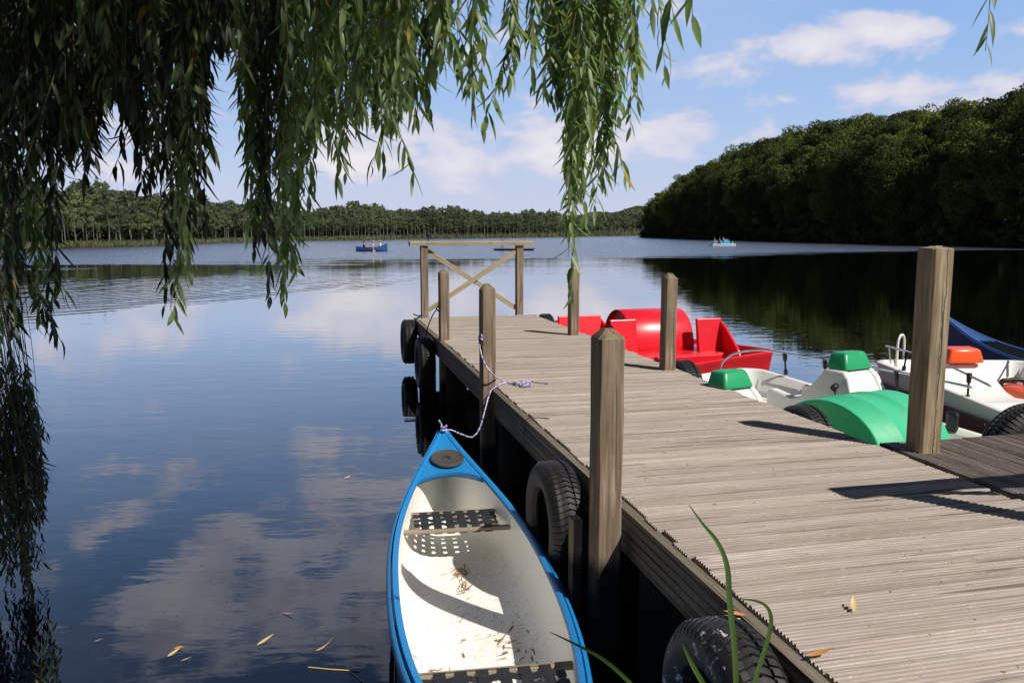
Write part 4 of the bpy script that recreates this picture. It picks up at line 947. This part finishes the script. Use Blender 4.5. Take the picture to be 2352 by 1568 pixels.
def trunk_mesh(name, h, r, mat, seed, branches=6, lean=.05):
    rd = random.Random(seed); b = MB(); dx, dy = rd.uniform(-lean, lean)*h, rd.uniform(-lean, lean)*h
    pts = [(dx*(i/6)**2+rd.uniform(-.02, .02)*h*.3, dy*(i/6)**2, h*i/6-.3*(i == 0)) for i in range(7)]
    b.tube(pts, r, 7, taper=.25)
    for k in range(branches):
        i = rd.randint(2, 5); p = Vector(pts[i]); a = rd.uniform(0, 6.28); ln = h*rd.uniform(.12, .3)
        b.tube([p, p+Vector((math.cos(a)*ln*.5, math.sin(a)*ln*.5, ln*.35)), p+Vector((math.cos(a)*ln, math.sin(a)*ln, ln*.8))], r*.32, 5, taper=.3)
    o = b.build(name, mat, None, smooth=True, fixn=False); me = o.data; bpy.data.objects.remove(o); return me
def tree(name, label, cat, group, loc, crown, trunk, s, rz, ty=1.0):
    t = thing(name, label, cat, loc, rz, group); t.scale = (s, s, s*ty)
    if trunk:
        o = bpy.data.objects.new('trunk', trunk); C.objects.link(o); o.parent = t
    if crown:
        o = bpy.data.objects.new('crown', crown); C.objects.link(o); o.parent = t
    return t
big = []
for k in range(7):
    rx = random.uniform(5.2, 6.6)
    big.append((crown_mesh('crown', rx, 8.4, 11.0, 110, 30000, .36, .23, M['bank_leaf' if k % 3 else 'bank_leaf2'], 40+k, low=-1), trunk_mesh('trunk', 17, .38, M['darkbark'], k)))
shrub = [crown_mesh('crown', 3.0, 2.6, 1.6, 26, 5500, .36, .24, M['bank_leaf2'], 80+k, low=-.6) for k in range(3)]
def along(pts, d):
    for a, c in zip(pts, pts[1:]):
        a = Vector(a[:2]).to_3d() if not isinstance(a, Vector) else a; c = Vector(c[:2]).to_3d() if not isinstance(c, Vector) else c
        l = (c-a).length
        if d <= l: return a+(c-a)*d/l, (c-a).normalized()
        d -= l
    return c, (c-a).normalized()
# target skyline height above the lake along the bank (distance from the far tip -> metres)
rd = random.Random(5)
def rb_height(y):      # tree top height above water for the front trees at distance y
    return float(np.interp(y, [90, 116, 132, 150, 171, 225, 287, 330, 345, 385], [24, 23.5, 22.5, 22.5, 24, 26.5, 25, 18, 13, 12]))
d = 4.0
LB = 'tall leafy beech on the dark wooded right shore'
while d < 330:
    p, tdir = along([Vector((x, y, 0)) for x, y in RB[1:]], d)
    nrm = Vector((-tdir.y, tdir.x, 0))
    for row, off in enumerate((2.5, 9, 17)):
        q = p+nrm*(off+rd.uniform(-1.5, 1.5))+tdir*rd.uniform(-2, 2)
        H_ = rb_height(q.y)*1.15*(.80, .95, 1.03)[row]*rd.uniform(.90, 1.03)
        base = (.4, 1.5, 3.2)[row]; ht = (H_-base); s = ht/19.8
        cr, tr = rd.choice(big)
        sw = min(1.15, max(.72, s)) if row == 0 else s
        t = tree('beech_tree', LB if row else 'leafy beech leaning out over the water along the right shore', 'tree', 'trees of the wooded right shore' if row else 'waterside trees of the right shore', (q.x, q.y, base-.3), cr, tr, s, rd.uniform(0, 6.28))
    for k in range(2):
        q = p+nrm*rd.uniform(.2, 1.6)+tdir*rd.uniform(0, 5)
        tree('waterside_shrub', 'dark shrub at the foot of the wooded right shore', 'shrub', 'shrubs at the foot of the right shore', (q.x, q.y, 0), rd.choice(shrub), None, rd.uniform(.7, 1.25), rd.uniform(0, 6.28))
    d += 7.2 if p.y > 200 else 5.2
# single hanging branch at the tip of the wooded point
tree('leaning_tree', 'sparse pale tree leaning over the water at the tip of the point', 'tree', None, (53.5, 343, -.2), crown_mesh('crown', 2.6, 4.6, 7.4, 20, 1500, .5, .3, M['far_leaf'], 99), trunk_mesh('trunk', 12, .2, M['birch'], 31, 10), 1.0, 0)
# far shore woods
fars = [(crown_mesh('crown', 2.1, 3.0, 6.4, 30, 3200, .26, .17, M['far_leaf' if k % 2 else 'far_leaf2'], 200+k), trunk_mesh('trunk', 8.5, .09, M['birch'], 50+k, 5)) for k in range(6)]
slim = [(crown_mesh('crown', 1.0, 2.7, 6.6, 16, 900, .22, .14, M['far_leaf'], 230+k), trunk_mesh('trunk', 8.8, .075, M['birch'], 70+k, 4, .02)) for k in range(4)]
bare = [trunk_mesh('trunk', 8, .07, M['birch'], 90+k, 5, .03) for k in range(3)]
def far_height(x):    # skyline (m above water at the front distance), by display azimuth
    return float(np.interp(x, [-400, 0, 100, 250, 400, 600, 700, 784, 860, 1000, 1200, 1330, 1400, 1470], [430, 410, 435, 440, 455, 466, 486, 471, 474, 479, 488, 491, 491, 486]))
shore_px = [(-400, 592), (0, 577), (150, 570), (337, 565), (450, 559), (560, 556), (637, 553.5), (784, 552), (900, 550), (1000, 548.6), (1100, 547.2), (1200, 545.8), (1300, 544.3), (1380, 543), (1470, 541.5), (1520, 541)]
def shore_y(x): return float(np.interp(x, [p[0] for p in shore_px], [p[1] for p in shore_px]))
def far_place(px, back, rowh, kind, lab, grp, name='birch_tree', wid=1.0):
    p = at(px, shore_y(px), 0); dd = p.length; q = p*(1+back/dd)
    top = EYE+(HOR-far_height(px))/F*q.length*rowh
    if kind is None: return
    cr, tr = kind; s = max(top-.4, 2)/9.6
    sc_ = max(s, .55)
    t = tree(name, lab, 'tree', grp, (q.x, q.y, .25), cr, tr, 1, rd.uniform(0, 6.28)); t.scale = (sc_*wid, sc_*wid, s)
# front rank of slender pale trunks
x = 560
while x < 1475:
    dd = at(x, shore_y(x), 0).length
    far_place(x, rd.uniform(1, 7)*dd/200, rd.uniform(.5, .92), rd.choice(slim), 'slender tree with a pale straight trunk in the front rank of the far shore', 'slender pale trees fronting the far shore')
    x += rd.uniform(7.5, 11)
x = 10
while x < 560:
    far_place(x, rd.uniform(3, 7), rd.uniform(.45, .75), rd.choice(fars), 'bushy tree low on the left part of the far shore', 'bushy trees on the left far shore', 'bushy_tree', 1.0)
    if rd.random() < .5: far_place(x+rd.uniform(-8, 8), rd.uniform(1, 3), rd.uniform(.35, .6), (None, rd.choice(bare)), 'bare dead pale tree at the water edge of the left far shore', 'bare dead trees on the left far shore', 'dead_tree')
    x += rd.uniform(20, 28)
for x in (700, 806, 905, 960, 1010, 1078, 1120, 1215, 1290, 1365, 1420):
    far_place(x, 1.0, rd.uniform(.45, .85), (None, rd.choice(bare)), 'bare dead pale tree standing at the water edge beyond the railing', 'bare dead trees on the middle far shore', 'dead_tree')
# second and third ranks
for back, rh, step, lab, grp in ((9, .88, 21, 'leafy tree in the middle rank of the far shore woods', 'middle rank of the far shore woods'), (20, .98, 18, 'leafy tree on the skyline of the far shore woods', 'skyline rank of the far shore woods')):
    x = -60
    while x < 1510:
        dd = at(x, shore_y(x), 0).length
        far_place(x, back*max(1, dd/200), rh*rd.uniform(.80, 1.07), rd.choice(fars), lab, grp, 'broadleaf_tree', rd.uniform(1.3, 2.4))
        x += rd.uniform(.8, 1.2)*step*(1.5 if x < 560 else 1)
# reed and undergrowth fringe along the far shore: stuff
rs = np.random.RandomState(5); n = 26000; xs = rs.uniform(-60, 1480, n)
P = np.array([list(at(a, shore_y(a), 0)) for a in xs]); dd = np.linalg.norm(P, axis=1); back = np.where(rs.rand(n) < .45, rs.rand(n)*4, rs.rand(n)*16)*np.maximum(1, dd/200)
P = P*(1+back/dd)[:, None]; P[:, 2] = .1; hh = rs.uniform(.25, .8, n)*np.maximum(1, dd/170)*(1+back*.05)
v, f = leaf_quads(P, np.stack([rs.randn(n)*.25, rs.randn(n)*.25, np.ones(n)], 1), np.stack([rs.randn(n), rs.randn(n)-1, rs.randn(n)*.2+.3], 1), hh, .22*np.maximum(1, dd/170)*rs.uniform(.6, 1.4, n))
M['fringe'] = leafmat('marsh_reed', (.085, .10, .045), (.17, .165, .10), None, .2, None, .8, .1)
o = bpy.data.objects.new('shore_reeds', np_mesh('shore_reeds', v, f, [M['fringe']])); C.objects.link(o)
tag(o, 'band of pale reeds and grass along the far waterline', 'reeds', None, 'stuff')
# deep woods behind the counted trees
rs = np.random.RandomState(6); n = 85000; xs = rs.uniform(-80, 1530, n)
P = np.array([list(at(a, shore_y(a), 0)) for a in xs]); dd = np.linalg.norm(P, axis=1); back = rs.uniform(12, 34, n)*np.maximum(1, dd/200)
hh = EYE+(HOR-np.array([far_height(a) for a in xs]))/F*dd*(1+back/dd)
u_ = rs.rand(n); P = P*(1+back/dd)[:, None]; P[:, 2] = np.maximum(.3, hh*(.93+.09*np.sin(xs*.031+1)+.06*np.sin(xs*.11)+.04*np.sin(xs*.33))*u_**1.05)
sc_ = np.maximum(.8, dd/200)
v, f = leaf_quads(P, rs.randn(n, 3), np.stack([rs.randn(n)*.5, rs.randn(n)*.5-.6, rs.rand(n)+.3], 1), .75*sc_*rs.uniform(.7, 1.3, n), .5*sc_)
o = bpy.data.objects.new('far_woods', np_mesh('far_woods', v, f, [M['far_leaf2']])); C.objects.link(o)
tag(o, 'deep woods behind the counted trees of the far shore', 'woods', None, 'stuff')
rs = np.random.RandomState(8); n = 90000
ts = rs.uniform(0, 345, n); P = np.zeros((n, 3))
cum = [along([Vector((x, y, 0)) for x, y in RB[1:]], t_) for t_ in np.linspace(0, 345, 200)]
gp = np.array([[c[0].x, c[0].y, -c[1].y, c[1].x] for c in cum]); gi = ts/345*199
gx_ = [np.interp(gi, np.arange(200), gp[:, k]) for k in range(4)]
off = rs.uniform(5, 34, n); P[:, 0] = gx_[0]+gx_[2]*off; P[:, 1] = gx_[1]+gx_[3]*off
top = np.interp(P[:, 1], [90, 116, 132, 150, 171, 225, 287, 330, 345, 385], [24, 23.5, 22.5, 22.5, 24, 26.5, 25, 18, 13, 12])*.93
P[:, 2] = np.maximum(.5, rs.rand(n)**.75*top*(.93+.06*np.sin(P[:, 1]*.35)))
v, f = leaf_quads(P, rs.randn(n, 3), np.stack([rs.randn(n)*.6-.3, rs.randn(n)*.6-.3, rs.rand(n)+.4], 1), rs.uniform(.5, .95, n), rs.uniform(.35, .6, n))
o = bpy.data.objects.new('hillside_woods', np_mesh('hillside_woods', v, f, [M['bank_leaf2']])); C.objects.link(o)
tag(o, 'dense dark woods on the hillside behind the right shore trees', 'woods', None, 'stuff')
# low distant ridge seen in the gap
b = MB(); rg = [[], []]
for i in range(40):
    x = 60+i*9; rg[0].append((x, 760+30*math.sin(i*.3), 0)); rg[1].append((x+5, 790, 18+9*math.sin(i*.16)+2*math.sin(i*1.3)))
b.loft(rg, closed=False); tag(b.build('distant_ridge', M['ground'], smooth=True), 'low distant wooded ridge beyond the gap', None, None, 'structure')

# ------------------------------------------------------------ willow
wt = thing('willow_tree', 'weeping willow whose leafy branches hang into view over the lake', 'tree', (-3.6, -1.6, .5))
WI = Matrix.Translation(wt.location).inverted()
b = MB(); b.tube([(-3.6, -1.6, .3), (-3.5, -1.4, 2), (-3.3, -.9, 4), (-2.7, .2, 5.6), (-1.8, 1.6, 6.6), (-.8, 2.8, 7.0)], .42, 12, taper=.16); b.build('trunk', M['bark'], wt, smooth=True, world=True)
limbs = [[(-3.3, -.9, 4), (-3.6, .8, 5.4), (-3.6, 2.6, 6.0), (-3.2, 4.2, 5.9)], [(-2.7, .2, 5.6), (-1.4, 1.6, 6.0), (.2, 2.6, 5.8), (1.3, 3.2, 5.3)], [(-3.0, -.5, 4.8), (-1.6, .5, 5.4), (.2, 1.0, 5.6), (1.8, 1.6, 5.2)], [(-3.3, -.9, 4), (-4.6, 1.0, 5.2), (-4.8, 3.2, 5.4), (-4.6, 5.0, 5.0)]]
for lm in limbs:
    b = MB(); b.tube(smoothpts(lm, 5), .12, 9, taper=.25); b.build('limb', M['bark'], wt, smooth=True, world=True)
# envelope of the hanging foliage: column in the photo -> how low it reaches
ENV = [(0, 800), (60, 760), (100, 775), (128, 690), (140, 420), (165, 400), (185, 520), (200, 500), (225, 510), (236, 250), (262, 230), (305, 300), (322, 440), (340, 520), (372, 715), (400, 700), (430, 650), (468, 670), (478, 420), (484, 110), (546, 110), (554, 470), (555, 590), (590, 600), (625, 720), (665, 700), (690, 500), (718, 490), (735, 285), (800, 270), (845, 250), (880, 300), (905, 290), (935, 240), (960, 185)]
def env(x): return float(np.interp(x, [e[0] for e in ENV], [e[1] for e in ENV]))
rs = np.random.RandomState(21); rdw = random.Random(21)
def strand(top, bot, seed_leaf, dens=42, L=(.065, .105), W=(.010, .0165), swing=.05, first=0.0, twigs=True, out=None):
    """one hanging withy: returns stem points and leaf arrays appended to out"""
    top = Vector(top); bot = Vector(bot); ln = (top-bot).length; k = max(5, int(ln/.12)); pts = []
    ax, ay = rdw.uniform(-swing, swing), rdw.uniform(-swing, swing); ph = rdw.uniform(0, 6)
    for i in range(k+1):
        t = i/k; p = top.lerp(bot, t); p += Vector((ax*math.sin(t*3+ph), ay*math.sin(t*2.6+ph), 0))*min(1, (1-t)*2.5+.15)*(.3+t)*.9
        pts.append(p)
    out['stems'].append((pts, .0022))
    n = int(ln*dens)
    for i in range(n):
        t = (i+rdw.random()*.8)/n
        if t < first: continue
        q = t*k; j = min(int(q), k-1); p = pts[j].lerp(pts[j+1], q-j)
        a = i*2.4+rdw.uniform(-.5, .5); sp = rdw.uniform(.28, .85)*(1 if t < .92 else .55)
        dvec = Vector((math.cos(a)*sp, math.sin(a)*sp, -1)).normalized()
        l = rdw.uniform(*L)*(1 if t < .85 else 1-.45*(t-.85)/.15)
        out['P'].append(p); out['D'].append(dvec); out['N'].append((math.cos(a)*1.0+rdw.uniform(-.6, .6), math.sin(a)+rdw.uniform(-.6, .6), .55)); big_ = rdw.choice((.7, .9, 1.0, 1.0, 1.15)); out['L'].append(l*big_); out['W'].append(rdw.uniform(*W)*(.75+.3*big_)); out['C'].append(rdw.gauss(0, .28))
        if twigs and rdw.random() < .05 and t < .85:
            tl = rdw.uniform(.10, .34); e = p+Vector((math.cos(a)*tl*.35, math.sin(a)*tl*.35, -tl))
            strand(p, e, 0, dens*1.05, L, W, .01, 0, False, out)
def finish(name, out, parent, mats, world=True):
    if not out['P']: return None
    A = lambda k: np.array([tuple(x) for x in out[k]])
    v, f = blades(A('P'), A('D'), A('N'), np.array(out['L']), np.array(out['W']), np.array(out['C']))
    mi = np.zeros(len(f)); sv = []; sf = []; o_ = len(v)
    for pts, r in out['stems']:
        a = np.array([tuple(p) for p in pts]); m_ = len(a); rr = np.linspace(r, r*.4, m_)
        for c in range(3):
            off = np.array([math.cos(c*2.094), math.sin(c*2.094), 0]); sv.append(a+off*rr[:, None])
        for i in range(m_-1):
            for c in range(3):
                c2 = (c+1) % 3; sf.append((o_+c*m_+i, o_+c*m_+i+1, o_+c2*m_+i+1, o_+c2*m_+i))
        o_ += 3*m_
    V = np.concatenate([v]+sv); Fc = np.concatenate([f, np.array(sf)]); mi = np.concatenate([mi, np.ones(len(sf))])
    me = np_mesh(name, V, Fc, mats, mi); o = bpy.data.objects.new(name, me); C.objects.link(o)
    if parent: o.parent = parent; o.matrix_parent_inverse = tm(parent).inverted()
    return o
def new(): return dict(P=[], D=[], N=[], L=[], W=[], C=[], stems=[])
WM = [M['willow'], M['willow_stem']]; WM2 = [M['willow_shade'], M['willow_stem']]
nb = 0
# left curtain
cols = list(range(-60, 960, 18)); rdw.shuffle(cols)
for x in cols:
    out = new()
    root = atd(x+rdw.uniform(-25, 25), -150, 3.1); root.z += rdw.uniform(.25, .5)
    bunch = rdw.random() < .6; tail = rdw.random() < .6
    for k in range(8 if x < 640 else 6):
        xx = x+rdw.gauss(0, 4 if bunch else 8); e = env(xx); se = min(e, 300)
        D = rdw.choice((2.4, 2.6, 2.8, 3.2, 3.7))
        if k == 0: yb = (e-rdw.uniform(0, 25)) if tail else se+(e-se)*rdw.uniform(.2, .8); D = rdw.uniform(2.5, 3.1)
        elif k == 1: yb = se+(e-se)*rdw.uniform(0, .75)
        elif k == 2: yb = se+(e-se)*rdw.uniform(0, .3)
        else: yb = min(e, 270)-rdw.uniform(0, .75)*(min(e, 270)+60)
        bot = atd(xx, yb, D); mid = atd(xx+rdw.uniform(-10, 10), -130, D)
        out['stems'].append(([root, root.lerp(mid, .5)+Vector((0, 0, .03)), mid], .003))
        strand(mid, bot, 0, 48, (.062, .115), (.0105, .0180), .022, 0, k < 3 and not 440 < xx < 590, out)
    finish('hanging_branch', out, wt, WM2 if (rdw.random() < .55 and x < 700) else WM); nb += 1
# right, thinner tails: (column, reach, distance, how many withies, spread)
for x, y, D, k, spd in [(882, 382, 3.2, 1, 3), (980, 215, 2.8, 4, 20), (1020, 150, 2.6, 4, 24), (1000, 170, 2.9, 2, 22), (1050, 120, 2.7, 2, 24), (1090, 278, 2.7, 2, 6), (1105, 210, 2.8, 2, 16), (1165, 195, 2.8, 2, 10), (1180, 120, 3.0, 1, 20), (1225, 195, 2.9, 2, 12), (1255, 100, 3.1, 2, 22), (1296, 470, 3.0, 2, 10), (1312, 690, 2.9, 2, 5), (1322, 600, 3.1, 3, 8),
                        (1345, 520, 2.9, 4, 14), (1362, 450, 3.2, 4, 16), (1385, 430, 3.0, 4, 16), (1400, 300, 3.0, 3, 20), (1425, 240, 3.2, 3, 18), (1448, 300, 2.9, 2, 8), (1462, 250, 3.1, 1, 5), (1290, 260, 3.0, 5, 26), (1340, 300, 3.2, 4, 28), (1385, 220, 3.3, 4, 28), (1532, 180, 2.6, 1, 3), (1500, 50, 2.9, 1, 5), (1548, 45, 1.5, 1, 3), (1590, 70, 1.45, 1, 2), (2262, 118, 2.2, 1, 3)]:
    out = new()
    for q in range(k):
        xx = x+rdw.uniform(-spd, spd) if q else x; yb = y if q == 0 else y-rdw.uniform(.03, .5)*(y+80)
        bot = atd(xx, yb, D); top = atd(x+(xx-x)*.5, -110, D); top.z += .15
        if q == 0: root = top+Vector((0, 0, .12))
        out['stems'].append(([root, root.lerp(top, .5), top], .003))
        strand(top, bot, 0, 46 if k > 1 else 36, (.07, .12), (.0115, .019), .03, 0, k > 1, out)
    finish('hanging_branch', out, wt, WM); nb += 1
# mass hanging low at the left edge down to the water
for i in range(14):
    out = new(); D = rdw.uniform(3.9, 4.7); root = atd(-40-rdw.random()*40, 480, D)
    for q in range(6):
        t_ = rdw.random(); yb = rdw.uniform(1080, 1400); lim = float(np.interp(yb, [600, 800, 950, 1100, 1250, 1400], [40, 40, 62, 112, 105, 80]))
        xx = lim-rdw.random()**1.5*170
        bot = atd(xx, yb, D); bot.z = max(bot.z, .03); top = atd(xx-rdw.uniform(50, 130), 620, D); out['stems'].append(([root, root.lerp(top, .5), top], .003))
        strand(top, bot, 0, 40, (.06, .095), (.010, .016), .07, rdw.choice((.3, .45, .5, .6)), True, out)
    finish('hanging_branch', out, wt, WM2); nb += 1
# crown overhead, out of view, which keeps the curtain in shade
rs = np.random.RandomState(4); n = 80000
cl = 900; cc_ = np.stack([rs.uniform(-5.5, 2.4, cl), rs.uniform(-2.0, 3.9, cl), rs.uniform(4.1, 7.4, cl)], 1)
px_, py_ = cc_[:, 0]-.707*(cc_[:, 2]-2.5), cc_[:, 1]+.558*(cc_[:, 2]-2.5)
hole = np.sin(px_*4.1+1.3)*np.sin(py_*3.3+.5)+.5*np.sin(px_*9+py_*7)
inshade = (px_ < -.72+.25*np.sin(py_*5)) & (hole < .62)
keep = inshade & (cc_[:, 2] > 4.3+np.clip(cc_[:, 1]-2.2, 0, 9)*.35) & (cc_[:, 0] < 2.4); cc_ = cc_[keep]
idx = rs.randint(0, len(cc_), n); P = cc_[idx]+rs.randn(n, 3)*np.array([[.28, .28, .30]])
D_ = np.stack([rs.randn(n)*.4, rs.randn(n)*.4, -np.ones(n)], 1)
v, f = leaf_quads(P, D_, rs.randn(n, 3)+np.array([[0, 0, .5]]), rs.uniform(.10, .2, n), rs.uniform(.022, .04, n))
me = np_mesh('crown', v, f, [M['willow_top']]); o = bpy.data.objects.new('crown', me); C.objects.link(o); o.parent = wt; o.matrix_parent_inverse = tm(wt).inverted()

# ------------------------------------------------------------ reeds in the foreground
def blade_obj(parent, pts, w, mat, name='leaf'):
    P = smoothpts(pts, 6); n = len(P); b = MB(); L_, R_, Mi = [], [], []
    view = Vector((0, -1, .25)).normalized()
    for i, p in enumerate(P):
        t = (P[min(i+1, n-1)]-P[max(i-1, 0)]).normalized(); sd = t.cross(view).normalized(); tw = 1.0
        ww = w*(math.sin(math.pi*min(1, .28+.72*i/(n-1)))**.8)*.5+.0004
        L_.append(p-sd*ww); R_.append(p+sd*ww); Mi.append(p+view*ww*.35*-1)
    b.loft([[L_[i], Mi[i], R_[i]] for i in range(n)], closed=False); return b.build(name, mat, parent, smooth=True, world=True, fixn=False)
rt = thing('reed_plant', 'tall green reed with long blades in front of the nearest tyre', 'reed', (.45, 1.0, .3))
blade_obj(rt, [atd(1692, 1640, 1.62), atd(1688, 1500, 1.66), atd(1676, 1380, 1.7), atd(1670, 1300, 1.72), atd(1648, 1245, 1.74), atd(1612, 1200, 1.76), atd(1582, 1158, 1.78)], .012, M['reed'])
blade_obj(rt, [atd(1715, 1640, 1.6), atd(1738, 1550, 1.63), atd(1768, 1450, 1.66), atd(1768, 1405, 1.67), atd(1745, 1382, 1.68), atd(1700, 1374, 1.69)], .009, M['reed'])
blade_obj(rt, [atd(1660, 1640, 1.55), atd(1610, 1560, 1.55), atd(1585, 1515, 1.56), atd(1568, 1478, 1.56)], .010, M['reed'])
b = MB(); b.tube([rt.location, atd(1692, 1640, 1.62)], .004, 6); b.tube([rt.location, atd(1660, 1640, 1.55)], .004, 6); b.tube([rt.location, atd(1715, 1640, 1.6)], .004, 6); b.build('stem', M['reed'], rt, world=True)
rt2 = thing('reed_plant', 'single low reed blade slanting across the canoe rim', 'reed', (.28, .95, .3))
blade_obj(rt2, [atd(1500, 1625, 1.55), atd(1440, 1560, 1.6), atd(1385, 1513, 1.66), atd(1325, 1480, 1.72), atd(1262, 1450, 1.8)], .008, M['reed'])
b = MB(); b.tube([rt2.location, atd(1500, 1625, 1.55)], .004, 6); b.build('stem', M['reed'], rt2, world=True)
# dark leafy shoot lower left
out = new(); base = at(120, 1640, 0)
for (x0, y0, x1, y1) in ((112, 1600, 122, 1415), (118, 1600, 140, 1480), (95, 1600, 95, 1470)):
    D = 3.15; a = atd(x0, y0, D); c = atd(x1, y1, D); pts = [a.lerp(c, i/6) for i in range(7)]; out['stems'].append((pts, .003))
    for i in range(9):
        t = .15+.85*i/9; p = a.lerp(c, t); sg = 1 if i % 2 else -1
        out['P'].append(p); out['D'].append((sg*.5, rdw.uniform(-.3, .3), .8)); out['N'].append((0, -1, .3)); out['L'].append(.055); out['W'].append(.011); out['C'].append(.1)
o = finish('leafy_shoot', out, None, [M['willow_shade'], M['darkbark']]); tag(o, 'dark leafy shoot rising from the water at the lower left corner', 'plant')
